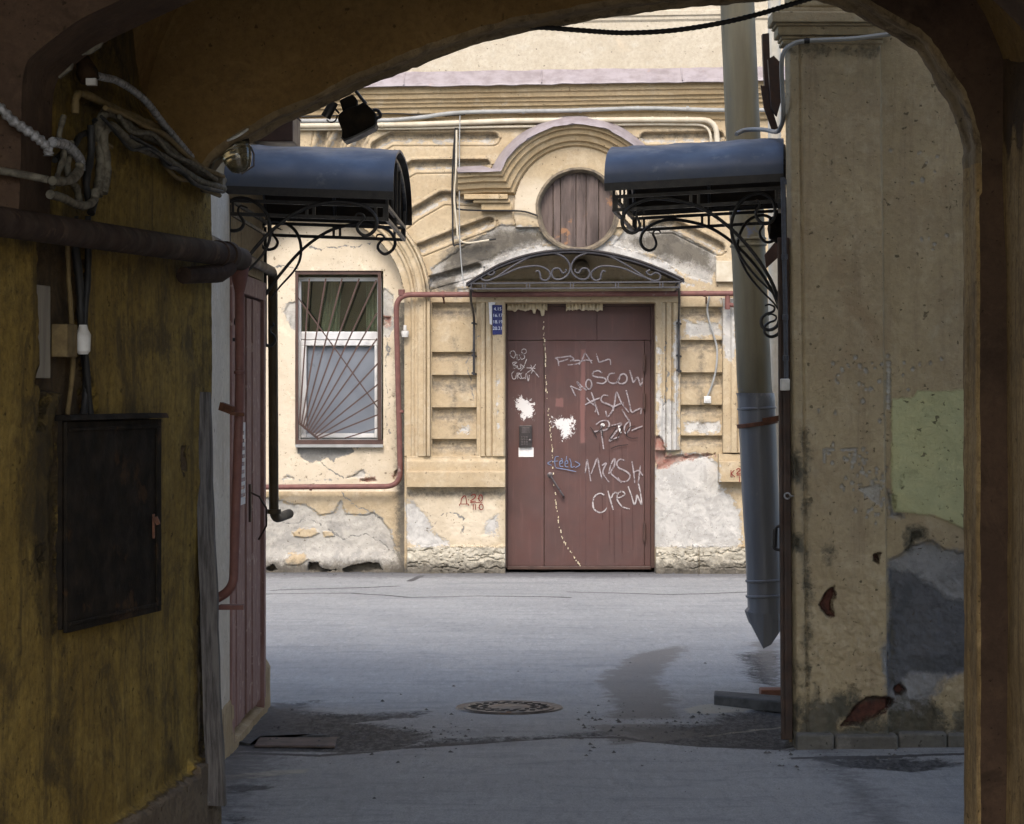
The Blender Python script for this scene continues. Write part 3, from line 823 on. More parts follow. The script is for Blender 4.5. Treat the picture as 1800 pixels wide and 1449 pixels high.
SL = -0.016
linear_profile('cornice', M_TRIM, [(150, 0.0), (152, 0.15), (163, 0.15), (165, 0.13), (172, 0.125), (174, 0.095), (179, 0.095), (181, 0.075), (186, 0.07), (188, 0.045), (196, 0.04), (201, 0.015), (214, 0.012), (216, 0.0)], 370, 1440, SL, bld, 0.8)
linear_profile('cornice_flashing', M_FLASH, [(118, 0.0), (121.5, 0.012), (124, 0.04), (149, 0.205), (152.5, 0.212), (153.5, 0.205), (151.5, 0.14)], 370, 1440, SL, bld, 2.2, 160)
linear_profile('string_course', M_UP, [(22, 0.03), (24, 0.06), (31, 0.06), (33, 0.045), (38, 0.045), (42, 0.03)], 370, 1440, SL, bld, 0.5)
# upper wall behind cornice to top: paler coat
P_ = []
mbu = MB(); a = W(384, -70, YF); b = W(1422, 132, YF)
mbu.box(a.x, b.x, YF - 0.03, YF - 0.003, b.z, a.z).build('upper_wall_coat', M_UP, bld)

# seams of the flashing sheet
for x in (712, 952, 1197):
    y0 = 124 + SL * (x - 1000)
    pts = [W(x, y0 + k * 26, YF) + Vector((0, -(0.045 + k * 0.168) - 0.004, 0)) for k in (0, 0.5, 1)]
    MB().tube(pts, 0.006, 6).build('flashing_seam', M_FLASH, bld)


def hood():
    cx, cy, r = 1013, 371, 150
    def path(off):
        """hood outline moved inward by off photo pixels (down on the ears, to the centre on the arc)"""
        q = r - off
        ye = 304 + off
        s = (cy - ye) / q
        a0 = math.asin(max(-1, min(1, s)))
        pts = [(806, ye + 3), (822, ye + 2), (850, ye)]
        for i in range(41):
            a = math.pi - a0 - (math.pi - 2 * a0) * i / 40
            pts.append((cx + q * math.cos(a), cy - q * math.sin(a)))
        return pts + [(1176, ye), (1204, ye + 2), (1220, ye + 3)]
    prof = [(-2, 0.0), (0, 0.19), (8, 0.19), (10, 0.155), (17, 0.15), (20, 0.115), (28, 0.10), (30, 0.065), (35, 0.06), (38, 0.03), (39, 0.0)]
    rings = [[W(x, y, YF) + Vector((0, -d, 0)) for x, y in path(n)] for n, d in prof]
    MB().loft(rings).build('arched_hood', M_TRIM, bld, angle=30)
    # sheet metal on top of the hood, its lower edge bent and wavy
    P0 = path(0)
    rings = []
    for (n, d) in ((-17, 0.02), (-15, 0.05), (-2, 0.215), (1.5, 0.235), (2.5, 0.225)):
        ring = []
        for i, (x, y) in enumerate(P0):
            arc = 3 <= i < len(P0) - 3
            if arc: nx, ny = (x - cx), (y - cy); l = math.hypot(nx, ny); nx /= l; ny /= l
            else: nx, ny = (-0.25 if x < cx else 0.25), -1
            w = (vnoise(np.array([i * 0.9]), np.array([n * .7]), 4)[0] - .5) * (3.6 if n > -10 else 1.0)
            k = n * (0.75 if not arc else 1.0)
            ring.append(W(x - nx * (k + w), y - ny * (k + w), YF) + Vector((0, -d, 0)))
        rings.append(ring)
    MB().loft(rings).build('hood_flashing', M_FLASH, bld, angle=50)
    # stepped returns under both ears
    for s in (-1, 1):
        m = MB()
        for (a, b, y0, y1, d0) in ((816, 893, 343, 352, 0.11), (832, 897, 352, 358, 0.08), (846, 900, 358, 372, 0.05)):
            xa, xb = (a, b) if s < 0 else (2 * cx - b, 2 * cx - a)
            m.pbox(xa, y0, xb, y1, YF, -0.01, d0)
        m.build('hood_corbel', M_TRIM, bld, bevel=0.006)


hood()

# round boarded window
rwin = MB()
c = W(1016, 369, YF)
ring = []
for (rr, d) in ((75, 0.0), (74.5, 0.035), (70.5, 0.04), (67, 0.015), (65, -0.06)):
    ring.append([c + Vector((math.cos(a) * rr * S * (1 + 0.012 * math.sin(7 * a)), -d, math.sin(a) * rr * S * (1 + .01 * math.cos(5 * a)))) for a in np.linspace(0, 2 * math.pi, 49)[:-1]])
M_RFRM = plain('weathered_round_frame', (0.21, 0.17, 0.115), (0.085, 0.07, 0.055), rough=0.9, nscale=14, bump=0.7)
rwin.loft(ring, closed=True)
rw = rwin.build('round_window', M_RFRM, bld, angle=60)
for k, (x0, x1, dd) in enumerate(((-67, -44, 0.0), (-43, -31, 0.012), (-30, -4, 0.02), (-3, 14, 0.01), (15, 36, 0.022), (37, 67, 0.004))):
    pts = []
    xs = np.linspace(x0, x1, 9)
    top = [c + Vector((x * S, 0.06 - dd, math.sqrt(max(0, 66.5 ** 2 - x * x)) * S)) for x in xs]
    bot = [c + Vector((x * S, 0.06 - dd, -math.sqrt(max(0, 66.5 ** 2 - x * x)) * S)) for x in xs]
    MB().prism(top + bot[::-1], (0, 0.025, 0)).build('board', M_BOARD, rw, smooth=False, bevel=0.003)

# ------------------------------------------------------------------ barred window in the blind arch
yb = YF + 0.15            # plane of the recessed bay
def q(px, py, d=0.0): return W(px, py, YF) + Vector((0, -d, 0))     # d: in front of the stucco plane


win = MB()
# white frame: outer members, transom and lower sash rails, standing inside the opening
for r in ((519, 485, 668, 492), (519, 492, 524, 780), (660, 492, 668, 780), (524, 772, 660, 780), (524, 582, 660, 596)):
    win.pbox(*r, YF, -0.36, -0.28)
for r in ((524, 597.5, 660, 607), (524, 607, 534, 771), (655, 607, 660, 771), (534, 763, 655, 771)):
    win.pbox(*r, YF, -0.35, -0.262)
wn_ = win.build('window', M_PVC, bld, smooth=False, bevel=0.006)
MB().pbox(525, 493, 659.5, 581.5, YF, -0.33, -0.324).build('upper_pane', M_GLASS, wn_, smooth=False)
MB().pbox(535, 608, 654.5, 762.5, YF, -0.32, -0.312).build('frosted_pane', M_FROST, wn_, smooth=False)
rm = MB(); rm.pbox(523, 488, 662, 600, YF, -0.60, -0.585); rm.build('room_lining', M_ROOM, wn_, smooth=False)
cu = MB()
A = []; B = []
for i in range(26):
    x = 562 + i * 1.1; w_ = 0.012 * math.sin(i * 1.3)
    A.append(q(x + 4, 492, -0.45 + w_)); B.append(q(x - 6 + i * .25, 585, -0.45 + w_))
cu.strip(A, B); A2 = []; B2 = []
for i in range(16):
    x = 638 + i * 1.4; w_ = 0.01 * math.sin(i * 1.5)
    A2.append(q(x, 492, -0.44 + w_)); B2.append(q(x, 585, -0.44 + w_))
cu.build('curtain', M_CURT, wn_)
MB().strip(A2, B2).build('curtain', M_CURT, wn_)
# sill
sl = MB(); sl.pbox(517, 782, 672, 787, YF, -0.30, -0.10); sl.build('sill', M_CONG, wn_, smooth=False)
# grille
gr = MB()
gd0, gd1 = -0.20, -0.165
for r in ((515, 474, 664, 481), (515, 481, 521, 774), (662, 481, 668, 775), (517, 774, 672, 782)):
    gr.pbox(*r, YF, gd0, gd1)
gr.pbox(664, 474, 668, 481, YF, gd0, gd1)
C1 = lambda x, y: (440 + x / 3.623, 400 + y / 3.623)
tops = [(292, 320), (365, 320), (470, 320), (575, 320), (685, 320), (795, 330), (800, 540), (800, 705), (805, 865), (810, 995), (815, 1095), (815, 1190)]
diag = [(302, 1250), (415, 1350)]
for i, tp in enumerate(tops[1:]):
    f = i / (len(tops) - 2)
    s0 = (diag[0][0] + (diag[1][0] - diag[0][0]) * f, diag[0][1] + (diag[1][1] - diag[0][1]) * f)
    a, b = C1(*s0), C1(*tp)
    gr.bar(q(*a, -0.18), q(*b, -0.18), 0.013, 0.013, up=(0, 1, 0))
a, b = C1(*tops[0]), C1(*diag[0])
for (a, b, w) in (((302, 1250), (422, 1350), 0.02), ((290, 440), (815, 1165), 0.011), ((590, 1346), (815, 1275), 0.011)):
    gr.bar(q(*C1(*a), -0.186), q(*C1(*b), -0.186), w, 0.011, up=(0, 1, 0))
gr.build('grille', M_BRN, wn_, smooth=False)

# ------------------------------------------------------------------ entrance door
def doorgrid(name, x0, y0, x1, y1, d, parent, hfun=None, thick=0.05):
    X, Y = np.meshgrid(np.arange(x0, x1 + .1, 1.5), np.arange(y0, y1 + .1, 2.0))
    X = x0 + (X - x0) * (x1 - x0) / (X.max() - x0); Y = y0 + (Y - y0) * (y1 - y0) / (Y.max() - y0)
    h = np.full(X.shape, d) + (hfun(X, Y) if hfun is not None else 0)
    C4 = lambda p: [(860 + a / 4.025, 660 + b / 4.025) for a, b in p]
    P = lambda p: sd_poly(X, Y, p)
    band = U(P(rect(1020, 612, 1030, 780)), P(rect(966, 690, 1000, 725)) - 10)
    res = U(P([(898, 702), (915, 690), (935, 698), (945, 712), (943, 740), (925, 746), (912, 744), (905, 725), (897, 718)]) - 2,
            P([(962, 727), (985, 724), (1012, 726), (1018, 738), (1014, 765), (1000, 776), (985, 780), (978, 762), (965, 748)]) - 3,
            P([(975, 732), (1005, 732), (1005, 748), (978, 750)]) + 2,
            P([(902, 676), (908, 676), (908, 700), (902, 700)]) - 3, P([(934, 676), (940, 676), (946, 700), (940, 700)]) - 4) - 3
    gm = U(P([(962, 815), (985, 830), (1000, 880), (975, 880), (955, 850)]) - 14, P(rect(880, 985, 1160, 1010)) - 6, P(rect(880, 530, 1160, 560)) - 10)  # grime at handle and foot; top band is painted canopy shade
    ma = np.stack([enc(band, 24), enc(res, 26), enc(gm, 40)], -1)
    Pw = np.stack([(X - VPX) / F * YF, YF - h, EYE - (Y - HZ) / F * YF], -1)
    # wrap the edges backwards so that the sheet has thickness
    Pw = np.pad(Pw, ((1, 1), (1, 1), (0, 0)), mode='edge'); ma = np.pad(ma, ((1, 1), (1, 1), (0, 0)), mode='edge')
    Pw[0, :, 1] += thick; Pw[-1, :, 1] += thick; Pw[:, 0, 1] += thick; Pw[:, -1, 1] += thick
    Pw[0, 0, 1] = Pw[0, 1, 1]; Pw[0, -1, 1] = Pw[0, -2, 1]
    return gridmesh(name, Pw, M_DOOR, parent, {'ma': ma}, angle=25)


DD = -0.12
def buckle(X, Y): return (fbm(X / 45, Y / 70, 3, 5) - .5) * 0.014
frm = MB()
frm.pbox(886, 531, 891.5, 1000, YF, -0.30, DD + 0.03)
frm.pbox(1145, 533, 1153, 1000, YF, -0.30, DD + 0.03)
frm.pbox(891.5, 531, 1145, 537.5, YF, -0.30, DD + 0.03)
frm.pbox(891.5, 997, 1145, 1002.5, YF, -0.30, DD + 0.035)
door = frm.build('entrance_door', M_BRN, bld, smooth=False, bevel=0.004)
doorgrid('side_panel', 892, 598.6, 956, 996.5, DD, door, buckle)
doorgrid('transom_panel', 892, 538, 1144.5, 597.4, DD - 0.004, door, lambda X, Y: buckle(X, Y) - 0.006 * sm(1.2, .3, np.abs(X - 1050)))
doorgrid('door_leaf', 957.2, 598.6, 1133, 996.5, DD + 0.006, door, lambda X, Y: buckle(X, Y) + 0.004 * sm(5.5, 4.5, np.abs(X - 1025)))
doorgrid('hinge_stile', 1134, 598.6, 1144.5, 996.5, DD - 0.006, door)
for y0, y1 in ((625, 652), (693, 719), (922, 952)):
    h_ = MB(); a = q(1133.5, y1, -DD * -1 + 0.02); b = q(1133.5, y0, DD + 0.02)
    a = q(1133.5, y1, DD + 0.02)
    h_.tube([a, b], 0.013, 10); h_.tube([a + Vector((0, 0, -.012)), a], 0.008, 8); h_.tube([b, b + Vector((0, 0, .012))], 0.008, 8)
    h_.build('hinge', M_BRN, door)
hd = MB()
a, b = q(968, 838, DD + 0.06), q(990, 872, DD + 0.06)
hd.tube([q(967, 836, DD + 0.004), q(967, 837, DD + 0.05), a, b, q(991, 873, DD + 0.05), q(991, 874, DD + 0.004)], 0.009, 8)
hd.lathe(q(967, 836, DD + 0.005), (0, -1, 0), [(0.026, 0), (0.026, 0.006), (0.014, 0.012)], 14)
hd.build('handle', M_KEY, door)
ic = MB()
ic.pbox(912.5, 748.5, 935, 787, YF, DD, DD + 0.035)
ico = ic.build('intercom', M_INT, door, smooth=False, bevel=0.005)
kp = MB()
for r in range(4):
    for c_ in range(3):
        kp.pbox(916 + c_ * 4.2, 767.5 + r * 4.3, 919 + c_ * 4.2, 770.5 + r * 4.3, YF, DD + 0.034, DD + 0.041)
kp.pbox(917, 752, 931, 762, YF, DD + 0.034, DD + 0.038)
kp.lathe(q(931.5, 775, DD + 0.034), (0, -1, 0), [(0.014, 0), (0.014, 0.006), (0.008, 0.009)], 12)
kp.build('intercom_keypad', M_KEY, door, smooth=False, bevel=0.001)
MB().pbox(911.5, 787.5, 938, 804, YF, DD + 0.002, DD + 0.007).build('paper_notice', M_PAPER, door, smooth=False)

# writing on the door: paint strokes a couple of millimetres proud
C3 = lambda p: [(800 + x / 4.262, 420 + y / 4.262) for x, y in p]
C4 = lambda p: [(860 + x / 4.025, 660 + y / 4.025) for x, y in p]


def strokes(name, lines, w, mat, parent, d=DD + 0.014, taper=0.25, sub=5):
    m = MB()
    for i, L in enumerate(lines):
        pts = cat(L, sub)
        n = len(pts)
        ws = [w * (1 - taper * abs(2 * k / max(n - 1, 1) - 1) + 0.22 * (random.random() - .5)) for k in range(n)]
        m.ribbon([q(p[0], p[1], d + 0.0006 * i) for p in pts], ws)
    return m.build(name, mat, parent, smooth=False)


def E(cx, cy, rx, ry, a0=0, a1=380, n=14): return [(cx + rx * math.cos(math.radians(a0 + (a1 - a0) * i / n)), cy + ry * math.sin(math.radians(a0 + (a1 - a0) * i / n))) for i in range(n + 1)]


GW = 0.0148
strokes('graffiti', [C3(l) for l in (
    [(778, 952), (770, 905), (752, 892), (800, 886), (870, 876)], [(770, 922), (812, 912), (850, 900)],
    [(835, 880), (875, 884), (890, 902), (865, 915), (925, 910), (938, 925), (905, 938), (845, 944)],
    [(930, 942), (955, 900), (975, 858), (1000, 890), (1030, 938)], [(935, 918), (985, 908), (1030, 912)],
    [(1058, 858), (1072, 900), (1082, 922), (1120, 912), (1160, 902), (1168, 944)])], GW * 0.85, M_SILV, door)
strokes('graffiti', [C3(l) for l in (
    [(908, 1184), (885, 1140), (866, 1102)], [(866, 1102), (905, 1120), (946, 1132), (928, 1098), (914, 1070), (948, 1104), (988, 1136)],
    E(1003, 1090, 22, 36, -80, 290),
    [(1104, 1004), (1075, 988), (1040, 996), (1034, 1024), (1070, 1036), (1118, 1042), (1134, 1064), (1108, 1084), (1062, 1078)],
    [(1200, 1006), (1162, 1012), (1144, 1044), (1160, 1076), (1200, 1082), (1230, 1056), (1238, 1024), (1268, 1012), (1290, 1034), (1284, 1070), (1250, 1086), (1222, 1072), (1228, 1040)],
    [(1310, 984), (1326, 1034), (1338, 1080)], [(1338, 1080), (1356, 1052), (1370, 1036), (1384, 1070), (1396, 1102), (1404, 1070), (1406, 1042)])], GW, M_SILV, door)
strokes('graffiti', [C3(l) for l in (
    [(1022, 1150), (1040, 1200), (1058, 1260), (1078, 1322)], [(1088, 1192), (1040, 1210), (975, 1244)], [(988, 1192), (1020, 1228), (1062, 1262), (1050, 1300)],
    [(1150, 1176), (1116, 1172), (1096, 1194), (1104, 1222), (1150, 1240), (1186, 1262), (1176, 1296), (1142, 1334), (1130, 1290)],
    [(1186, 1290), (1200, 1220), (1212, 1150), (1250, 1230), (1304, 1302)], [(1186, 1262), (1230, 1240), (1270, 1228)],
    [(1284, 1134), (1304, 1210), (1324, 1296), (1360, 1284), (1396, 1272), (1394, 1314)])], GW, M_SILV, door, d=DD + 0.016)
strokes('graffiti', [C4(l) for l in (
    [(812, 524), (800, 440), (792, 345)], [(756, 350), (790, 326), (836, 322), (852, 350), (832, 384), (790, 392), (742, 400)],
    [(868, 356), (905, 348), (938, 344), (900, 400), (850, 466), (890, 448), (922, 436)],
    [(942, 240), (970, 290), (998, 332), (996, 380), (972, 412), (958, 392), (966, 352), (1000, 322)],
    [(1010, 392), (1050, 374), (1088, 360)])], GW * 0.95, M_SILV, door, d=DD + 0.018)
for l_ in ([(918, 356), (932, 410)], [(795, 345), (812, 352), (806, 356)]): strokes('graffiti', [C4(l_)], 0.022, M_PAPER, door, d=DD + 0.022)
strokes('graffiti', [C4(l) for l in (
    [(716, 366), (740, 400), (764, 442)], [(790, 358), (802, 400), (806, 444)], [(745, 420), (806, 372)],
    [(830, 372), (900, 366), (870, 420), (856, 452), (905, 458)], [(920, 372), (945, 364), (930, 400), (900, 462)],
    [(1056, 444), (1010, 446), (978, 432), (976, 396), (1000, 366), (1036, 360)], [(860, 522), (910, 502), (986, 492)])], 0.008, M_MBLK, door, d=DD + 0.024)
strokes('graffiti', [C4(l) for l in (
    [(680, 694), (688, 640), (694, 598), (708, 680), (720, 752)], [(722, 700), (746, 640), (768, 588), (782, 660), (800, 736)],
    [(800, 640), (830, 625), (806, 690), (850, 760)], [(848, 700), (862, 640), (888, 590), (888, 640), (862, 690), (900, 730), (938, 762)],
    [(962, 606), (930, 596), (906, 620), (918, 656), (968, 680), (1000, 712), (976, 752), (934, 750), (912, 726)],
    [(1012, 610), (1024, 680), (1034, 766)], [(1072, 640), (1066, 700), (1056, 770)], [(1022, 690), (1060, 676), (1090, 712)])], GW * 0.95, M_SILV, door)
strokes('graffiti', [C4(l) for l in (
    [(816, 850), (786, 838), (752, 856), (735, 898), (744, 950), (782, 974), (816, 964), (834, 940)],
    [(842, 820), (858, 880), (880, 956)], [(866, 872), (880, 842), (900, 832), (912, 848)],
    [(908, 872), (940, 862), (962, 842), (942, 824), (914, 838), (906, 872), (922, 908), (950, 936), (998, 950)],
    [(986, 790), (1008, 850), (1030, 918), (1044, 880), (1048, 852), (1066, 886), (1082, 916), (1074, 840), (1058, 764)])], GW * 0.95, M_SILB, door)
strokes('graffiti', [C4(l) for l in (
    [(446, 606), (414, 624), (442, 640)], [(492, 576), (470, 580), (464, 610), (468, 650)], [(452, 612), (486, 608)],
    [(500, 630), (520, 620), (516, 606), (500, 614), (502, 644), (524, 648)], [(508, 590), (520, 598)], [(536, 632), (556, 622), (552, 606), (538, 616), (540, 646), (560, 650)],
    [(548, 574), (545, 600)], [(570, 590), (580, 620), (582, 652), (606, 646)], [(608, 610), (642, 634), (610, 656)], [(470, 656), (540, 668), (616, 684)])], 0.008, M_MBLU, door)
strokes('graffiti', [C3(l) for l in (
    E(516, 842, 18, 18), [(418, 880), (412, 850), (436, 838), (452, 862), (440, 892), (418, 880)], [(462, 862), (466, 905), (486, 900)], [(480, 868), (496, 904)], [(478, 868), (512, 866), (520, 890), (496, 906)],
    [(430, 925), (440, 972)], [(430, 925), (462, 924), (438, 946), (466, 956), (440, 974)], [(466, 948), (470, 972), (492, 968), (486, 940)], [(488, 936), (520, 966)], [(536, 900), (512, 960), (488, 990)],
    [(444, 990), (424, 1010), (432, 1048), (452, 1046), (456, 1024)], [(462, 1006), (468, 1050)], [(462, 1006), (486, 1008), (470, 1026), (494, 1050)], [(510, 1002), (492, 1012), (500, 1044), (520, 1040)], [(524, 1050), (534, 1008), (548, 1066), (556, 1020)],
    [(566, 940), (580, 980), (570, 1010)], [(536, 966), (600, 970)], [(604, 940), (576, 976), (540, 1002)], [(560, 960), (590, 990), (628, 1036)])], 0.008, M_SILB, door)
# thin dark drips below the lettering
for x, y0, y1 in ((782, 480, 560), (800, 770, 1030), (852, 960, 1210), (884, 960, 1330), (940, 950, 1260), (1016, 920, 1240), (850, 480, 640), (940, 500, 590)): strokes('paint_drip', [C4([(x, y0), (x + 2, (y0 + y1) / 2), (x + 4, y1)])], 0.004, M_DRIP, door, d=DD + 0.0135)
# broken line of dried paste running down the leaf
fl = MB()
pathp = cat([(955, 560), (957, 600), (959, 640), (961, 690), (966, 740), (970, 780), (973, 830), (976, 870), (980, 905), (988, 945), (1006, 975), (1022, 998)], 14)
for i, p in enumerate(pathp[:-1]):
    if random.random() < 0.5:
        w_ = random.uniform(0.4, 1.25); l_ = random.uniform(0.8, 2.2)
        x, y = p[0] + random.uniform(-1.1, 1.1), p[1]
        poly = [q(x - w_ * random.uniform(.4, 1), y - l_, DD + 0.014), q(x + w_, y - l_ * random.uniform(.5, 1), DD + 0.014), q(x + w_ * random.uniform(.3, 1), y + l_, DD + 0.014), q(x - w_, y + l_ * random.uniform(.5, 1), DD + 0.014)]
        fl.prism(poly, (0, 0.004, 0))
o_ = fl.build('paste_flecks', M_FOAM, door, smooth=False); o_['kind'] = 'stuff'
# lumps of mounting foam under the lintel
for x0, x1 in ((891, 962), (995, 1060)):
    fo = MB(); A = []; n = 40
    for k in range(n + 1):
        x = x0 + (x1 - x0) * k / n
        A.append((x, 533, 541 + 9 * fbm(np.array([x / 5.0]), np.array([x0 * .1]), 3, 2)[0] + (9 if 950 < x < 957 else 0) + (6 if 936 < x < 942 else 0)))
    r0 = [q(x, t_, DD + 0.01) for x, t_, b_ in A]; r1 = [q(x, t_ + 1, DD + 0.045 + .01 * math.sin(x)) for x, t_, b_ in A]
    r2 = [q(x, b_ - 2.5, DD + 0.05 + 0.012 * math.sin(x * 1.7)) for x, t_, b_ in A]; r3 = [q(x, b_, DD + 0.02) for x, t_, b_ in A]; r4 = [q(x, b_ - 1, DD) for x, t_, b_ in A]
    fo.loft([r0, r1, r2, r3, r4]).build('mounting_foam', M_FOAM, door, angle=80)
# painted survey marks
strokes('painted_mark', [[(808, 886), (824, 886)], [(810, 886), (812, 876), (818, 872), (821, 886)], [(808, 886), (808, 889)], [(824, 886), (824, 889)], [(823, 878), (824.5, 879)],
                         [(828, 872), (832, 869), (836, 871), (834, 876), (827, 881), (837, 881)], [(840, 876), (841, 877)], E(845, 875.5, 3.2, 5.6), [(826, 883.5), (848, 883.5)],
                         [(832, 886), (832, 896)], [(836, 886), (836, 896)], [(840, 892), (841, 893)], E(846, 891, 3.4, 5)], 0.010, M_REDP, bld, d=0.036)
strokes('painted_mark', [[(1283, 826), (1283, 838)], [(1289, 826), (1284, 832), (1290, 838)], [(1292, 826), (1296, 823), (1299, 826), (1293, 832), (1300, 832)], [(1293, 834.5), (1303, 834.5)], [(1298, 837), (1298, 846)]], 0.010, M_REDP, bld, d=0.125)

# ------------------------------------------------------------------ the building whose vaulted passage the camera stands in
YE, YEN = 9.3, 9.0               # far and near face of the end arch
HB = 8.0
YS = 4.2                         # unseen street end, set close so street light fills the passage
pas = thing('passage_building', 'dark vaulted passage building with flaking olive walls framing the courtyard', 'building', (0, YE, 0))


def end_outline():
    raw = [(374, 1500), (372, 900), (368, 340), (372, 318), (392, 291), (430, 262), (500, 222), (566, 195), (642, 156), (712, 128), (775, 103), (848, 78), (900, 66), (960, 54), (1040, 38), (1100, 30), (1180, 20), (1264, 12), (1330, 6), (1390, 1), (1430, 1), (1470, 12), (1506, 31), (1536, 50), (1559, 63), (1582, 76), (1608, 93), (1617, 112), (1632, 135), (1648, 159), (1660, 178), (1671, 199), (1680, 224), (1686, 250), (1689, 300), (1691, 464), (1693, 1500)]
    out = []
    for (a, b) in zip(raw[:-1], raw[1:]):
        n = max(1, int(math.hypot(b[0] - a[0], b[1] - a[1]) / 7))
        for i in range(n): out.append((a[0] + (b[0] - a[0]) * i / n, a[1] + (b[1] - a[1]) * i / n))
    out.append(raw[-1])
    return out


OUT = end_outline()


def end_arch():
    # ring of section points from far face to near face of the soffit
    pts = [(WX(p[0], YE), WZ(p[1], YE)) for p in OUT]
    n = len(pts)
    nrm = []
    for i in range(n):
        a = pts[max(i - 1, 0)]; b = pts[min(i + 1, n - 1)]
        tx, tz = b[0] - a[0], b[1] - a[1]; l = math.hypot(tx, tz); nrm.append((-tz / l, tx / l))    # pointing out of the opening
    rings = []
    prof = [(YE + 0.0, 0.02), (YE - 0.012, 0.004), (YE - 0.05, 0.0), (YE - 0.085, 0.003), (YE - 0.10, 0.012), (YE - 0.16, 0.014), (YE - 0.20, 0.012), (YE - 0.215, 0.001), (YE - 0.27, 0.002), (YE - 0.292, 0.006), (YEN, 0.022)]
    for j, (y, k) in enumerate(prof):
        ring = []
        for i, (x, z) in enumerate(pts):
            s = i * 0.16
            w = (fbm(np.array([s]), np.array([j * .35]), 5, 2)[0] - .5) * 0.034 + 0.03 * max(0.0, vnoise(np.array([s * 2.3]), np.array([j * .12]), 6)[0] - 0.72)
            ra = (0.75 if z > 2.4 else 0.28) if x > 0.9 else 0.6
            kk = k * (1 if x < 1.2 or z > 2.3 else 0.6) + w * ra
            xx = x + nrm[i][0] * kk
            if x < -0.9 and z < 2.36: xx = min(xx, LWX(y) - 0.02)
            ring.append((xx, y, max(z + nrm[i][1] * kk, -0.05)))
        rings.append(ring)
    kj = min(i for i in range(n) if pts[i][0] > 1.4 and pts[i][1] < 2.42)
    MB().loft([r[:kj + 1] for r in rings]).build('arch_soffit', M_SOFF, pas, angle=70)
    MB().loft([r[kj:] for r in rings]).build('right_jamb', M_TAN, pas, angle=70)  # paler than the soffit: light on the jamb put into the colour
    # the two faces of the arch wall
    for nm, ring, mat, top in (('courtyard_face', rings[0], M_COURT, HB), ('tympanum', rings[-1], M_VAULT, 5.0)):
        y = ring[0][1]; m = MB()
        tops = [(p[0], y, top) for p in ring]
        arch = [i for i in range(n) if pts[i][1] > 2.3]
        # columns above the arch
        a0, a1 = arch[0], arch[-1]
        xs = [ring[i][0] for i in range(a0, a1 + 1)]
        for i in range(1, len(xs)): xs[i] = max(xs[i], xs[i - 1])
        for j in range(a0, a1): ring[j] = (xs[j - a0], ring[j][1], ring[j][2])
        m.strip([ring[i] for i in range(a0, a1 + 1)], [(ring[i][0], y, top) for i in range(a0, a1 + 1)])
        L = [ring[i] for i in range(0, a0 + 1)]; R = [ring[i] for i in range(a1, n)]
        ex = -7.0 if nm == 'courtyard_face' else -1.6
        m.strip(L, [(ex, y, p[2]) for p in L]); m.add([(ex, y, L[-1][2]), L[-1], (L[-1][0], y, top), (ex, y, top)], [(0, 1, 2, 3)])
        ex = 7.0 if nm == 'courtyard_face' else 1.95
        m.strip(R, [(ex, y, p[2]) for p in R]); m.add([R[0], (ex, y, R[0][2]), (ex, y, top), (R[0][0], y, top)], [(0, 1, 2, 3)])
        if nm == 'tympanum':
            m.m = [1 if sum(m.v[i][0] for i in f) / len(f) > 0.75 else 0 for f in m.f]; mat = [mat, M_RIB]  # right part darker: shade of the camera-facing side put into the plaster
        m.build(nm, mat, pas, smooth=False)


end_arch()


def left_wall():
    ys = np.concatenate([[YS, 5, 5.8, 6.2], np.arange(6.6, 9.3, 0.012), [9.298]]); zs = np.concatenate([np.arange(-0.06, 3.0, 0.012), [3.1, 3.5, 4.2]])
    Y, Z = np.meshgrid(ys, zs)
    base = LW_C + LW_S * Y
    px = VPX + base / np.maximum(Y, .5) * F; py = HZ - (Z - EYE) / np.maximum(Y, .5) * F
    jit = fbm(Y * 14, Z * 14, 4, 1) - .5
    P = lambda p: sd_poly(px, py, p)
    h = (fbm(Y * 1.5, Z * 1.5, 3, 3) - .5) * 0.03 + jit * 0.008
    # broken projecting plinth
    ptop = 0.255 + 0.03 * jit - 0.03 * sm(8.9, 8.2, Y) + 0.035 * (Y > 9.02)
    h = h + 0.045 * sm(ptop + 0.012, ptop - 0.012, Z)
    plin = (ptop - Z) * 480
    ch = U(P([(68, 395), (160, 400), (158, 520), (154, 600), (170, 730), (130, 745), (95, 740), (112, 690), (82, 690), (62, 672), (66, 650), (72, 640), (70, 500)]), P([(68, 640), (100, 640), (78, 760), (60, 760)]) - 6)
    h = h - 0.05 * sm(-3, 2, ch + jit * 12)
    chip = U(P([(318, 785), (324, 785), (325, 815), (321, 835), (317, 820)]), P([(62, 960), (80, 955), (78, 1000), (72, 1020)]) - 2, P([(352, 690), (362, 690), (366, 1400), (350, 1400)]) - 3, P([(88, 750), (104, 745), (104, 1110), (90, 1120), (84, 850), (92, 800)]) - 3)  # tall strip: dark gap beside the board, its shade painted in
    h = h - 0.015 * sm(-2, 2, chip + jit * 10)
    # the wall steps back above the springing, towards the end arch
    up = sm(2.40, 2.62, Z) * sm(8.2, 9.0, Y)
    h = h - 0.14 * up
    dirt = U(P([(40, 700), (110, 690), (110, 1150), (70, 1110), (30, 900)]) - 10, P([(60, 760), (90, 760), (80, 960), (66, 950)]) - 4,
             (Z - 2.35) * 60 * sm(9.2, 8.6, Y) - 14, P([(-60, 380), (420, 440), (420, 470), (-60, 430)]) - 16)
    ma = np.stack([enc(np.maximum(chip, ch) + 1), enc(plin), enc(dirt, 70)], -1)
    gridmesh('left_wall', np.stack([base + h, Y, Z], -1), M_PASS, pas, {'ma': ma}, angle=60)


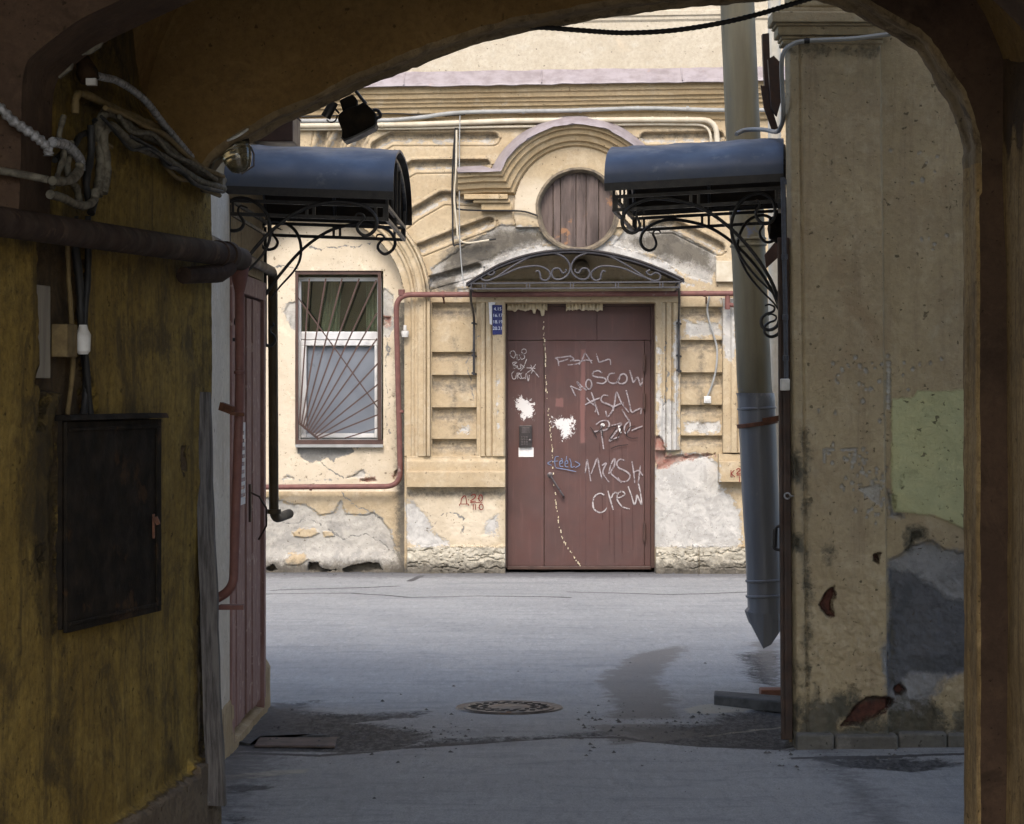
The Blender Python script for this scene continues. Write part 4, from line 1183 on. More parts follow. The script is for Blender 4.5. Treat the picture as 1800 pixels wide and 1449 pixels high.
left_wall()
rw_ = MB()
ys = np.arange(6.0, 9.02, 0.03); zs = np.arange(-.05, 4.0, 0.05)
Yg, Zg = np.meshgrid(ys, zs)
Xg = 1.655 + (fbm(Yg * 3, Zg * 1.2, 4, 2) - .5) * 0.04 + 0.02 * sm(0.02, -0.02, Yg - 8.72 + 0.05 * np.sin(Zg * 3)) * 0
gridmesh('right_wall', np.stack([Xg, Yg, Zg], -1), M_TAN, pas, {'ma': np.stack([enc((Zg - 2.46 - 0.06 * np.sin(Yg * 40)) * 100), Zg * 0, Zg * 0], -1)}, flip=True, angle=60)
MB().add([(1.66, 6.0, -.05), (1.85, YS, -.05), (1.85, YS, 4.0), (1.66, 6.0, 4.0)], [(0, 1, 2, 3)]).build('right_wall', M_TAN, pas, smooth=False)


def vault():
    rings = []
    for y in np.linspace(YS, 9.0, 24):
        xl_, xr_ = LWX(y) - 0.16, (1.70 if y > 6 else 1.70 + (6 - y) * 0.11)
        w = (xr_ - xl_) / 2; c = (xl_ + xr_) / 2
        rings.append([(c - w * math.cos(a), y, 2.45 + 1.25 * math.sin(a)) for a in np.linspace(0, math.pi, 33)])
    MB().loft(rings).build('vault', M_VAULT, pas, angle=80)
    # transverse rib nearer to the camera
    y0, y1 = 7.15, 7.6
    prof = [(WX(p[0], 7.6), WZ(p[1], 7.6)) for p in ((86, 400), (87, 385), (90, 300), (92, 190), (98, 150), (110, 132), (150, 100), (190, 72), (240, 48), (300, 20), (345, 0), (420, -34), (520, -74), (640, -116), (800, -160), (1000, -196), (1150, -200), (1350, -180), (1550, -120), (1720, -20), (1830, 90), (1880, 180), (1900, 300))]
    pts = [(p[0], p[1]) for p in cat(prof, 4)]
    far = [(x, y1, z) for x, z in pts]; mid = [(x - 0.01, (y0 + y1) / 2 + 0.1, z + 0.012) for x, z in pts]; near = [(x, y0, z) for x, z in pts]
    def back(y): return [(-2.0 if i < 24 else (2.0 if i > len(pts) - 14 else x), y, max(z, 3.9) if 24 <= i <= len(pts) - 14 else (z if i < 24 else z)) for i, (x, z) in enumerate(pts)]
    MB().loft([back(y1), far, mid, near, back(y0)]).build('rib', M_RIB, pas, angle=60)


vault()
# upper storeys and the unseen street front, set close for fill light
MB().box(-7, 7, YS - 0.1, YE - 0.012, 4.3, HB).build('upper_storeys', M_SIDE, pas, smooth=False)
MB().box(-7, LWX(YS) - .01, YS - 0.4, YS, 0, 4.3).build('street_front', M_SIDE, pas, smooth=False)
MB().box(1.86, 7, YS - 0.4, YS, 0, 4.3).build('street_front', M_SIDE, pas, smooth=False)
MB().box(LWX(YS) - .01, 1.86, YS - 0.4, YS - 0.02, 3.5, 4.3).build('street_lintel', M_SIDE, pas, smooth=False)

# weathered board covering the left corner of the passage
bd = MB()
a0, a1 = W(349, 688, 9.27), W(371, 690, 9.27); b1, b0 = W(398, 1412, 9.27), W(373, 1404, 9.27)
th = Vector((0, -0.055, 0))
N_ = 14; L_ = []; R_ = []
for i in range(N_ + 1):
    t = i / N_; w_ = (random.random() - .5) * 0.006
    L_.append(a0.lerp(b0, t) + Vector((w_, -0.10, 0))); R_.append(a1.lerp(b1, t) + Vector(((random.random() - .5) * 0.008, -0.02, 0)))
bd.loft([[p + th for p in L_], L_, [p for p in R_], [p + th for p in R_], [p + th for p in L_]], closed=False)
bdo = bd.build('wooden_board', M_WOODG, None, org=tuple(b0), angle=30)
tag(bdo, 'tall split grey board nailed along the end of the olive passage wall', 'board')

# ------------------------------------------------------------------ left side building with the red plank door
HL = 3.55
XL = -1.38
lb = thing('side_building', 'low side building with dull red plank door beside the passage mouth', 'building', (XL, 11.4, 0))
YB = 13.07
Yg, Zg = np.meshgrid(np.concatenate([np.arange(YE + 0.01, YB, 0.02), [YB]]), np.concatenate([np.arange(-0.05, 3.2, 0.025), [3.6, HL]]))
jt = fbm(Yg * 9, Zg * 9, 4, 3) - .5
Xg = XL + jt * 0.012 + 0.03 * sm(0.24, 0.22, Zg + jt * 0.05) - 0.14 * ((Yg > 11.50) & (Yg < 12.80) & (Zg < 2.14) & (Zg > 0.03))
gridmesh('passage_side_wall', np.stack([Xg, Yg, Zg], -1), M_SIDE, lb, {}, angle=50)
MB().box(-7, XL, YB, YB + 0.02, -.05, HL).build('courtyard_wall', M_SIDE, lb, smooth=False)
MB().box(-7, XL + 0.05, YE + .02, YB + 0.06, HL, HL + 0.12).build('roof', M_UNDER, lb, smooth=False)
MB().box(XL + 0.001, XL + 0.022, 10.72, 11.40, 0.02, 2.48).build('white_strip', M_WHITEP, lb, smooth=False, bevel=0.004)
MB().box(XL + 0.001, XL + 0.014, 11.49, 12.83, 2.16, 2.49).build('panel_over_door', M_SIDE, lb, smooth=False, bevel=0.003)
df = MB()
df.box(XL - 0.1, XL + 0.03, 11.43, 11.52, 0.02, 2.15); df.box(XL - 0.1, XL + 0.03, 12.78, 12.86, 0.02, 2.15); df.box(XL - 0.1, XL + 0.028, 11.52, 12.78, 2.06, 2.15)
dfo = df.build('plank_door', M_WOODR, lb, smooth=False, bevel=0.005)
for y0, y1 in ((11.53, 12.08), (12.17, 12.77)):
    m = MB(); n_ = 3
    for k in range(n_):
        ya = y0 + (y1 - y0) * k / n_; yb_ = y0 + (y1 - y0) * (k + 1) / n_ - 0.006
        m.box(XL - 0.06, XL + 0.012 + 0.006 * (k % 2), ya, yb_, 0.07, 2.05)
    m.box(XL - 0.062, XL - 0.03, y0, y1, 0.06, 2.055, 1)
    m.build('door_leaf', [M_WOODR, M_WOODD], dfo, smooth=False, bevel=0.003)
MB().box(XL - 0.05, XL + 0.004, 12.085, 12.165, 0.06, 2.055).build('meeting_groove', M_WOODD, dfo, smooth=False)
hh = MB(); hh.box(XL + 0.012, XL + 0.022, 12.24, 12.28, 0.98, 1.16); hh.tube([(XL + .02, 12.26, 1.12), (XL + .06, 12.27, 1.1), (XL + .08, 12.4, 1.04), (XL + .07, 12.5, .95), (XL + .03, 12.52, .88)], 0.005, 6)
hh.build('latch', M_GATE, dfo)
sg = MB(); sg.box(XL + 0.021, XL + 0.026, 11.66, 11.98, 1.08, 1.46, 0)
for r in range(9):
    ya = 11.70
    while ya < 11.93:
        w_ = random.uniform(0.02, 0.06); sg.box(XL + 0.0262, XL + 0.0275, ya, min(ya + w_, 11.95), 1.115 + r * 0.036, 1.133 + r * 0.036, 1); ya += w_ + 0.012
so = sg.build('door_notice', [M_PAPER, M_ENAM], None, org=(XL + .02, 11.8, 1.1), smooth=False)
tag(so, 'small curled white and blue notice on the dull red plank door', 'notice')
# dark sheet box above the left canopy
m = MB(); m.box(XL + 0.003, WX(528, 12.9), 12.5, 12.9, WZ(262, 12.9), WZ(214, 12.9)); m.box(XL + 0.003, WX(530, 12.9) , 12.48, 12.92, WZ(214, 12.9), WZ(211, 12.9))
o_ = m.build('metal_box', M_BRN, None, org=(XL, 12.7, 2.85), smooth=False, bevel=0.006)
tag(o_, 'dark brown sheet metal box above the left barrel canopy', 'metal box')

# ------------------------------------------------------------------ right side building: the pale pier facing the camera
YR = 11.6
XR = lambda y: 1.15 + 0.1 * (y - YR)
rb = thing('gate_pier_building', 'drab peeling plaster pier building with moulded impost right of the gateway', 'building', (1.6, YR, 0))


def pier():
    u = np.arange(0, 420, 2.0); py = np.concatenate([np.arange(-120, 1322, 2.2)])
    UU, PY = np.meshgrid(u, py)
    lean = 1379 + 15 * (PY - 40) / 1270
    PX = lean + UU * (1799 - lean) / 418
    jit = fbm(PX / 9, PY / 9, 4, 2) - .5
    P = lambda p: sd_poly(PX, PY, p)
    h = (fbm(PX / 70, PY / 110, 3, 1) - .5) * 0.02
    edge = 1546 + 14 * (PY - 60) / 1250
    pil = PX < edge
    h = h + 0.045 * sm(2.0, -2.0, PX - edge)
    # rounded arris at the left corner and a shallow flute beside it
    h = h - 0.05 * sm(10, 0, PX - lean) ** 2 - 0.010 * sm(4, 0, np.abs(PX - lean - 24))
    # moulded impost
    imp = sm(2, -2, PX - edge)
    pr = np.interp(PY, [-120, 10, 16, 22, 40, 44, 48, 66, 70, 76, 84, 90], [0.03, 0.03, 0.05, 0.10, 0.11, 0.10, 0.07, 0.065, 0.045, 0.03, 0.028, 0.0])
    h = h + 0.03 * sm(24, 14, PY) * imp
    # foot
    foot = sm(1284, 1290, PY + jit * 9)
    h = h + foot * (0.05 + 0.02 * jit) - foot * 0.02 * sm(2.5, .5, np.minimum(np.abs(PX - 1462), np.abs(PX - 1574)))
    grey = U(P([(1564, 985), (1585, 975), (1602, 958), (1640, 952), (1660, 965), (1700, 975), (1800, 975), (1800, 1300), (1572, 1300), (1560, 1240)]),
             P([(1562, 868), (1570, 872), (1576, 900), (1584, 908), (1566, 908)]), P([(1548, 1138), (1560, 1132), (1562, 1190), (1550, 1180)]))
    grey = np.minimum(grey, -P([(1640, 1225), (1660, 1192), (1695, 1175), (1800, 1170), (1800, 1300), (1640, 1290)]))
    dots = -np.full(PX.shape, 60.0)
    rr = np.random.RandomState(5)
    for (cx, cy, sx, sy, n) in ((1520, 655, 70, 45, 14), (1600, 640, 60, 40, 8), (1525, 840, 55, 45, 40), (1500, 800, 50, 30, 14), (1500, 690, 45, 60, 10), (1632, 280, 40, 40, 8), (1545, 740, 12, 16, 3), (1540, 890, 35, 22, 16), (1630, 450, 35, 50, 6)):
        for _ in range(n):
            a, b = cx + rr.randn() * sx * .5, cy + rr.randn() * sy * .5
            dots = np.maximum(dots, rr.uniform(0.4, 2.6) - np.hypot((PX - a), (PY - b) * rr.uniform(.6, 1.1)))
    for k in range(9): dots = np.maximum(dots, 3.2 - np.hypot(PX - 1562, (PY - 640 - k * 9 - rr.rand() * 4) * .7))
    pts = U(dots + 1.2, P([(1470, 850), (1560, 830), (1560, 905), (1530, 900)]) - 16)
    fr = np.minimum(d_line(PX, PY, [(1447, 812), (1447, 790), (1462, 790)]), d_line(PX, PY, [(1478, 791), (1502, 789), (1501, 808)]))
    pts = U(pts, 2.5 - fr)
    brick = U(P([(1438, 1062), (1452, 1038), (1464, 1030), (1466, 1046), (1460, 1062), (1466, 1082), (1456, 1084), (1446, 1072)]),
              P([(1476, 1274), (1500, 1240), (1522, 1224), (1552, 1224), (1572, 1230), (1566, 1242), (1540, 1258), (1512, 1272)]), P([(1574, 1208), (1584, 1202), (1592, 1214), (1586, 1222), (1574, 1222)]),
              P([(1534, 974), (1546, 970), (1542, 990), (1534, 986)]) - 1)
    green = P([(1567, 702), (1600, 700), (1606, 696), (1611, 686), (1640, 688), (1680, 686), (1800, 684), (1800, 930), (1692, 928), (1640, 906), (1600, 902), (1572, 900), (1567, 870)])
    damp = np.minimum(grey, P([(1560, 1000), (1600, 1010), (1640, 1030), (1660, 1052), (1700, 1058), (1800, 1060), (1800, 1130), (1690, 1190), (1600, 1180), (1562, 1220)]))
    chips = U(P([(1395, 805), (1400, 812), (1402, 840), (1396, 836)]), P([(1396, 945), (1402, 948), (1402, 962), (1397, 960)]), P([(1600, 935), (1618, 932), (1622, 944), (1606, 950), (1598, 965)]) - 2)
    dirt = U((PY - 1195 + 160 * (fbm(PX / 60, PY / 60, 4, 3) - .5)) * 0.34 - 14, np.where(PX - lean < 45, (PY - 1000) * 0.12 - 28, -60), 0 - np.abs(PX - lean - 26) * 0.8 + np.where(PY > 750, 0, -12), chips + 8,
             P([(1430, 950), (1480, 950), (1470, 1010), (1440, 1010)]) - 13, P([(1560, 1040), (1575, 1040), (1575, 1200), (1562, 1210)]) - 8, np.where(imp > .5, 1 - np.abs(PY - 90) * .7, -60))  # last term: thin dark line just below the impost
    dirt = np.minimum(dirt, -brick - 1)
    h = h - 0.014 * sm(-1, 2, grey + jit * 10) - 0.0015 * sm(-1, 2, pts - 2) - 0.06 * sm(-2, 3, brick + jit * 10) + 0.005 * sm(-1, 1, green + jit * 3) - 0.02 * sm(-1, 2, chips + jit * 4) + jit * 0.012 * sm(900, 1100, PY)
    Pw = np.stack([(PX - VPX) / F * YR, YR - h, EYE - (PY - HZ) / F * YR], -1)
    ma = np.stack([enc(grey), enc(pts, 16), enc(brick, 40)], -1); mb = np.stack([enc(green), enc(damp), enc(dirt)], -1)
    gridmesh('pier_front', Pw, M_PIER, rb, {'ma': ma, 'mb': mb}, angle=50)
    zt = WZ(-120, YR)
    for k, (xa, xb, d) in enumerate(((1396, 1461, .122), (1463, 1573, .116), (1576, 1660, .078), (1662, 1790, .072))):
        MB().box(WX(xa, YR), WX(xb, YR), YR - d, YR + .1, -.04, WZ(1285 + 2 * (k % 2), YR)).build('plinth_stone', M_STONE, rb, smooth=False, bevel=0.012, seg=3)
    im = MB(); e_ = WX(1547, YR); l_ = WX(1379, YR) - 0.004; yf = YR - 0.045
    for (ya, yb, d) in ((17, 26, 0.030), (26, 45, 0.062), (45, 50, 0.045), (50, 66, 0.034), (66, 72, 0.018), (72, 80, 0.010)):
        im.box(l_ - d, e_ + d * .6, yf - d, YR + 0.12, WZ(yb, YR) + .0004, WZ(ya, YR) - .0004)
    im.build('impost', M_PIER, rb, smooth=False, bevel=0.010, seg=3)
    MB().box(XR(YR), 7, YR - 0.02, YR + 0.3, zt, HL).build('upper_wall', M_PIER, rb, smooth=False)
    xe = WX(1799, YR)
    MB().box(xe, 7, YR - 0.02, YR + 0.3, -.05, zt).build('flank_wall', M_PIER, rb, smooth=False)
    m = MB(); ye = 13.9
    a = [(XR(YR) + 0.02, YR + 0.16, -0.05), (7, YR + 0.16, -.05), (7, ye, -.05), (XR(ye) + .02, ye, -.05)]
    m.hexa(a + [(p[0], p[1], HL) for p in a]); m.build('gateway_wall', M_SIDE, rb, smooth=False)
    a = [(XR(YR) - 0.02, YR - 0.06, HL), (7, YR - 0.06, HL), (7, ye + .06, HL), (XR(ye) - .02, ye + .06, HL)]
    MB().hexa(a + [(p[0], p[1], HL + .1) for p in a]).build('roof', M_UNDER, rb, smooth=False)


pier()

# ------------------------------------------------------------------ barrel canopies with wrought-iron brackets
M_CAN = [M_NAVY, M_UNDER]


def canopy(name, label, side, y0, y1, xw, xo, ze, rise, flare, slope, bracket, extra):
    """side: +1 the wall is at smaller X; xw wall end, xo outer end, at the near edge y0; the depth axis leans by flare"""
    t = thing(name, label, 'canopy', (xw, (y0 + y1) / 2, ze), 'barrel canopies over the facing side doors')
    sh = lambda y: flare * (y - y0)
    n = 26
    def arc(x, dz=0.0, grow=0.0):
        R = []
        for i in range(n + 1):
            a = math.pi * i / n
            yy = (y0 + y1) / 2 - math.cos(a) * ((y1 - y0) / 2 + grow)
            zz = ze + (rise + grow) * max(0.0, math.sin(a)) ** 0.85 + dz
            R.append(Vector((x + sh(yy), yy, zz)))
        return R
    dzo = slope * abs(xo - xw)
    m = MB()
    xs = [xw + (xo - xw) * k / 24 for k in range(25)]
    tops = [arc(x, dzo * k / 24) for k, x in enumerate(xs)]
    for k, r_ in enumerate(tops):          # shallow dents and waves in the sheet
        for i_, p in enumerate(r_): p.z += (float(fbm(np.array([k * .33 + xw * 7]), np.array([i_ * .28]), 3, 2)[0]) - .5) * 0.022 * math.sin(math.pi * i_ / n)
    m.loft(tops)
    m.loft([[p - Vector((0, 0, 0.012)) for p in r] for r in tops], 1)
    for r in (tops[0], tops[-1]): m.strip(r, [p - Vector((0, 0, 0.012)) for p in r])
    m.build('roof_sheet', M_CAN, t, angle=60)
    # turned-down edges
    for yy, nm in ((y0, 'edge_flange'), (y1, 'edge_flange')):
        e = MB(); a = Vector((xw + sh(yy), yy, ze)); b = Vector((xo + sh(yy), yy, ze + dzo))
        s_ = -1 if yy == y0 else 1
        e.bar(a + Vector((0, 0.006 * s_, -0.016)), b + Vector((0, 0.006 * s_, -0.016)), 0.006, 0.036); e.build(nm, M_BLK, t, smooth=False)
    # frame: two rectangular rings of square tube, posts, end rib
    f = MB(); q_ = 0.016
    zt, zb = -0.055, -0.115
    ia, ib = y0 + 0.10, y1 - 0.10
    xi = xo - (xo - xw) * 0.045
    def pt(x, y, dz): return Vector((x + sh(y), y, ze + dzo * (x - xw) / (xo - xw) + dz))
    for dz in (zt, zb):
        for y in (ia, ib): f.bar(pt(xw, y, dz), pt(xi, y, dz), q_)
        for x in (xi, xw + 0.02 * (1 if xo > xw else -1)): f.bar(pt(x, ia, dz), pt(x, ib, dz), q_ * 0.94)
    for y in (ia, ib):
        for k in (0.04, 0.50, 0.545, 0.93, 0.985):
            x = xw + (xi - xw) * k; f.bar(pt(x, y, zb), pt(x, y, 0.0 if k < .03 else zt), q_ * 0.8)
    for k in (0.0, 0.45, 0.5, 1.0):
        y = ia + (ib - ia) * k; f.bar(pt(xi, y, zb), pt(xi, y, zt), q_ * 0.8)
    for x in (xi, xw + (xi - xw) * 0.5, xw):
        f.tube([p - Vector((0, 0, 0.022)) for p in arc(x, dzo * (x - xw) / (xo - xw), -0.02)], 0.010, 6)
    for k in (0.3, 0.5, 0.7):
        y = ia + (ib - ia) * k; z = ze + rise * 0.8
        f.bar(pt(xi, y, zt), Vector((xi + sh(y), y, z + dzo)), q_ * 0.7)
    for y in (ia, ib): f.bar(pt(xi, y, zt), pt(xi, y, 0.03), q_ * .8)
    f.build('frame', M_BLK, t, smooth=False)
    # lining boards seen from below
    s_ = MB(); zz = -0.045
    A = [pt(xw, y0 + .03, 0.0), pt(xi, y0 + .03, 0.0), pt(xi, y1 - .03, 0.0), pt(xw, y1 - .03, 0.0)]
    # brackets
    pts_, foot_y = bracket
    br = MB()
    for L, r in pts_:
        c_ = cat([(p.x, p.y, p.z) for p in L], 7)
        nn = len(c_); rad = [r * (0.45 + 0.55 * min(1, 4 * k / nn, 4 * (nn - 1 - k) / nn)) for k in range(nn)]
        br.tube([Vector(p) for p in c_], rad, 8)
    bo = br.build('scroll_bracket', M_BLK, t)
    b2 = bo.copy(); COL.objects.link(b2); b2.parent = t
    d = (ib - ia) * 0.98
    b2.location = (flare * d, d, 0); b2.name = 'scroll_bracket'
    extra(t, pt, ia, ib, sh)
    return t


def bl(pts, Y): return [W(x, y, Y) for x, y in pts]


C4L = lambda L: [(360 + x / 3.083, 150 + y / 3.083) for x, y in L]
# left bracket, measured on its far copy (Y = 12.95) and moved to the near one
YLf, YLn = 12.90, 11.45
def left_near(L): return [p + Vector((0, YLn - YLf, 0)) for p in bl(C4L(L), YLf)]
LBR = [(left_near(L), r) for L, r in (
    ([(360, 1285), (368, 1300), (350, 1310), (348, 1335), (372, 1360), (372, 1390), (345, 1412), (300, 1390), (280, 1330), (288, 1240), (320, 1140), (400, 1025), (520, 890), (660, 790), (800, 750), (900, 752), (980, 776), (1024, 826), (1020, 880), (976, 912), (940, 890), (936, 860), (966, 826), (958, 808), (934, 806), (924, 820)], 0.0085),
    ([(345, 1160), (400, 1090), (480, 1000), (512, 930), (512, 850), (480, 780), (410, 735), (340, 735), (294, 780), (288, 840), (322, 884), (370, 880), (388, 846), (362, 800), (372, 768), (408, 778)], 0.0080))]


def lextra(t, pt, ia, ib, sh):
    for y in (ia, ib):
        m = MB(); x = XL + 0.012
        m.bar((x, y, 2.44), (x, y, 1.84), 0.015); m.bar((x, y, 2.20), (x + 0.06, y, 2.20), 0.012)
        m.build('wall_bar', M_BLK, t, smooth=False)


canopy('barrel_canopy', 'left barrel canopy over the dull red plank door, dark sheet on scroll brackets', 1, 11.36, 13.1, XL, -0.628, 2.515, 0.255, 0.0, -0.035, (LBR, YLn), lextra)

C5 = lambda L: [(1040 + x / 3.45, 200 + y / 3.45) for x, y in L]
YRn = 11.8
RBR = [(bl(C5(L), YRn), r) for L, r in (
    ([(1050, 1165), (1078, 1158), (1108, 1174), (1100, 1200), (1060, 1216), (1030, 1246), (1034, 1290), (1074, 1312), (1120, 1292), (1140, 1240), (1136, 1150), (1100, 1040), (1040, 930), (960, 820), (870, 722), (760, 630), (640, 562), (500, 524), (380, 514), (280, 540), (210, 590), (184, 650), (200, 700), (240, 724), (276, 712), (292, 680), (282, 640), (268, 612), (282, 588), (310, 588), (322, 606)], 0.0085),
    ([(1136, 1150), (1090, 1080), (1000, 990), (920, 890), (868, 790), (846, 690), (870, 590), (930, 512), (1020, 484), (1090, 520), (1114, 590), (1096, 650), (1046, 668), (1008, 640), (996, 596), (1018, 556), (1006, 526), (972, 540)], 0.0080))]


def rextra(t, pt, ia, ib, sh):
    for y in (ia, ib):
        m = MB(); x = XR(y) - 0.012
        m.bar((x, y, 2.5), (x, y, 1.9), 0.015); m.build('wall_bar', M_BLK, t, smooth=False)


canopy('barrel_canopy', 'right barrel canopy fixed to the drab pier, dark sheet on scroll brackets', -1, 11.72, 13.4, 1.138, 0.318, 2.60, 0.235, 0.1, -0.055, (RBR, YRn), rextra)

# ------------------------------------------------------------------ arched canopy over the maroon door
YC = 22.1
dc = thing('door_canopy', 'shallow arched canopy with grey scrollwork over the maroon door', 'canopy', tuple(W(1010, 500, YF)))
arcp = cat([(819, 497), (850, 478), (880, 462), (920, 448), (960, 440), (1003, 437), (1045, 439), (1085, 446), (1125, 457), (1160, 470), (1185, 481), (1203, 490)], 4)
ca = [W(x, y, YC) for x, y in arcp]
m = MB()
back = [p + Vector((0, YF - YC - 0.004, 0)) for p in ca]
m.loft([ca, back]); m.loft([[p - Vector((0, 0, 0.014)) for p in ca], [p - Vector((0, 0, .014)) for p in back]], 1); m.strip(ca, [p - Vector((0, 0, 0.014)) for p in ca])
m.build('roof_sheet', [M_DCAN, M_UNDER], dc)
m = MB()
m.tube([p - Vector((0, -0.02, 0.028)) for p in ca], 0.010, 6)
for y in (497.5, 507): m.bar(W(826, y + 1, YC + .02), W(1196, y - 2, YC + .02), 0.012)
for x in (828, 848, 853, 926, 931, 1003, 1008, 1082, 1087, 1160, 1165, 1194): m.bar(W(x, 507, YC + .02), W(x, 497, YC + .02), 0.010)
for x in (828, 1194):
    for y in (497, 507): m.bar(W(x, y, YC + .02), W(x, y, YC + .02) + Vector((0, YF - YC - 0.03, 0)), 0.012)
m.build('frame', M_SCR, dc, smooth=False)
for sx in (1, -1):
    def mx(L): return [((x if sx > 0 else 2006 - x), y) for x, y in L]
    CC = lambda L: [(800 + x / 4.262, 420 + y / 4.262) for x, y in L]
    m = MB()
    for L, r in (([(270, 232), (296, 250), (268, 272), (225, 254), (192, 276), (204, 306), (250, 312), (320, 280), (430, 206), (560, 136), (660, 104), (740, 106), (820, 140), (860, 200), (850, 260), (800, 300), (746, 300), (722, 262), (740, 226), (780, 224), (806, 256), (832, 244), (828, 226)], 0.0085),
                 ([(262, 306), (360, 270), (470, 222), (580, 204), (650, 210), (704, 244), (710, 284), (680, 312), (644, 300), (636, 262), (622, 240), (604, 246)], 0.0085)):
        c_ = cat([tuple(W(x, y, YC + 0.022)) for x, y in mx(CC(L))], 6)
        m.tube([Vector(p) for p in c_], r, 7)
    m.build('scrollwork', M_SCR, dc)
for x0, x1, ylow in ((827, 833, 660), (1193, 1193, 655)):
    m = MB()
    top = W(x0, 506, YC + .03)
    yw = YF - 0.075
    pts = cat([tuple(top), tuple(W(x0 + 1, 530, YC + 0.25)), tuple(W(x1, 560, yw)), tuple(W(x1, 610, yw)), tuple(W(x1, ylow, yw))], 6)
    m.tube([Vector(p) for p in pts], 0.011, 7)
    for y in (568, 625, ylow - 4): m.bar(W(x1 - 3, y, yw), W(x1 + 4, y + 2, yw + .05), 0.016)
    m.build('bracket_rod', M_BLK, dc)
# round bulkhead lamp high on the wall under that canopy
m = MB(); c_ = W(1021, 470, YF - 0.03); m.lathe(c_, (0, -1, 0), [(0.075, 0.0), (0.075, 0.03), (0.062, 0.05), (0.05, 0.08), (0.02, 0.095), (0.0, 0.097)], 20)
o_ = m.build('wall_lamp', plain('dusty_lamp_glass', (0.16, 0.13, 0.085), rough=0.4), None, org=tuple(c_)); tag(o_, 'dim round lamp under the arched canopy over the maroon door', 'lamp')

# ------------------------------------------------------------------ pipes, conduits and small fittings on the courtyard building
def pipe(name, label, cat_, pts, r, mat, seg=12, smooth_n=0, org=None, clamps=(), clampmat=None, cr=1.25, closed_caps=True, group=None):
    P = [Vector(p) for p in (cat([tuple(p) for p in pts], smooth_n) if smooth_n else pts)]
    if clamps:
        t = thing(name, label, cat_, tuple(P[0]), group)
        MB().tube(P, r, seg).build('run', mat, t)
        for (c_, ax) in clamps:
            MB().lathe(Vector(c_) - Vector(ax) * 0.012, ax, [(r * 1.02, 0), (r * cr, 0.001), (r * cr, 0.024), (r * 1.02, 0.025)], seg).build('clamp', clampmat or mat, t)
        return t
    o = MB().tube(P, r, seg).build(name, mat, None, org=tuple(P[0]))
    return tag(o, label, cat_, group)


def bend(pts, rad, n=7):
    """polyline with rounded corners"""
    P = [Vector(p) for p in pts]; out = [P[0]]
    for i in range(1, len(P) - 1):
        a = (P[i - 1] - P[i]); b = (P[i + 1] - P[i]); r = min(rad, a.length * .49, b.length * .49)
        p0 = P[i] + a.normalized() * r; p2 = P[i] + b.normalized() * r
        for k in range(n + 1):
            t = k / n; out.append(p0 * (1 - t) ** 2 + P[i] * 2 * t * (1 - t) + p2 * t * t)
    out.append(P[-1]); return out


dq = 0.05
g = bend([q(380, 857, -0.02), q(704, 855.5, -0.02), q(697, 519, 0.10), q(760, 519, 0.12), q(1340, 517, 0.14)], 0.14)
gp = pipe('gas_pipe', 'dusty red gas pipe looping round the barred window and over the maroon door', 'pipe', g, 0.024, M_GASR, clamps=[(q(546, 857, -0.02), (1, 0, 0)), (q(704, 724, 0.02), (0, 0.2, 1)), (q(780, 519, 0.12), (1, 0, 0)), (q(1237, 517.5, 0.135), (1, 0, 0))])
m = MB(); m.tube([q(1277, 517, 0.13), q(1277, 545, 0.13)], 0.024, 10); m.tube([q(1277, 536, 0.13), q(1300, 540, 0.13)], 0.02, 10); m.build('branch', M_GASR, gp)
m = MB(); m.tube([q(707, 520, 0.1), q(707, 510, 0.1)], 0.03, 10); m.build('plug', M_GASR, gp)
for (x, y) in ((780, 524), (700, 536), (1240, 524)): MB().bar(q(x, y, 0.1), q(x + 1, y + 9, 0.01), 0.014).build('hook', M_RUST, gp, smooth=False)

# conduits and cables below the cornice
pipe('grey_conduit', 'slightly bowed grey conduit running below the cornice', 'conduit', [q(380, 215, .06), q(533, 214, .06), q(672, 213, .06), q(739, 208, .06), q(818, 199, .065), q(997, 196, .065), q(1130, 192, .065), q(1270, 195, .06), q(1440, 194, .06)], 0.019, M_CONG, smooth_n=6,
     clamps=[(q(x, y, .062), (1, 0, 0)) for x, y in ((605, 213.5), (920, 197.5), (1020, 195.5), (1120, 192.3), (1208, 192.5))])
bcp = bend([q(380, 223, .05), q(536, 222, .05), q(732, 220, .05), q(900, 213.5, .05), q(1145, 211.5, .05), q(1258, 212, .05), q(1264, 330, .05)], 0.13)
pipe('beige_conduit', 'beige painted conduit under the grey one, turning down by the downpipe', 'conduit', bcp, 0.024, M_CONB, clamps=[(q(x, y, .05), (1, 0, 0)) for x, y in ((672, 220.8), (1146, 211.6), (1206, 211.8))], cr=1.15)
b2 = bend([q(380, 229, .03), q(700, 227, .03), q(1145, 219, .03), q(1248, 220, .03), q(1253, 330, .03)], 0.12)
pipe('thin_beige_conduit', 'thinner beige conduit tucked beneath the beige painted conduit', 'conduit', b2, 0.012, M_CONB)
pipe('facade_cable', 'thin dark cable sagging just under the cornice', 'cable', [q(380, 209, .03), q(540, 206, .04), q(640, 202, .05), q(700, 201, .05), q(780, 205, .04), q(818, 203, .06)], 0.006, M_CABD, smooth_n=5)
vg_ = 'cables hanging left of the round window'
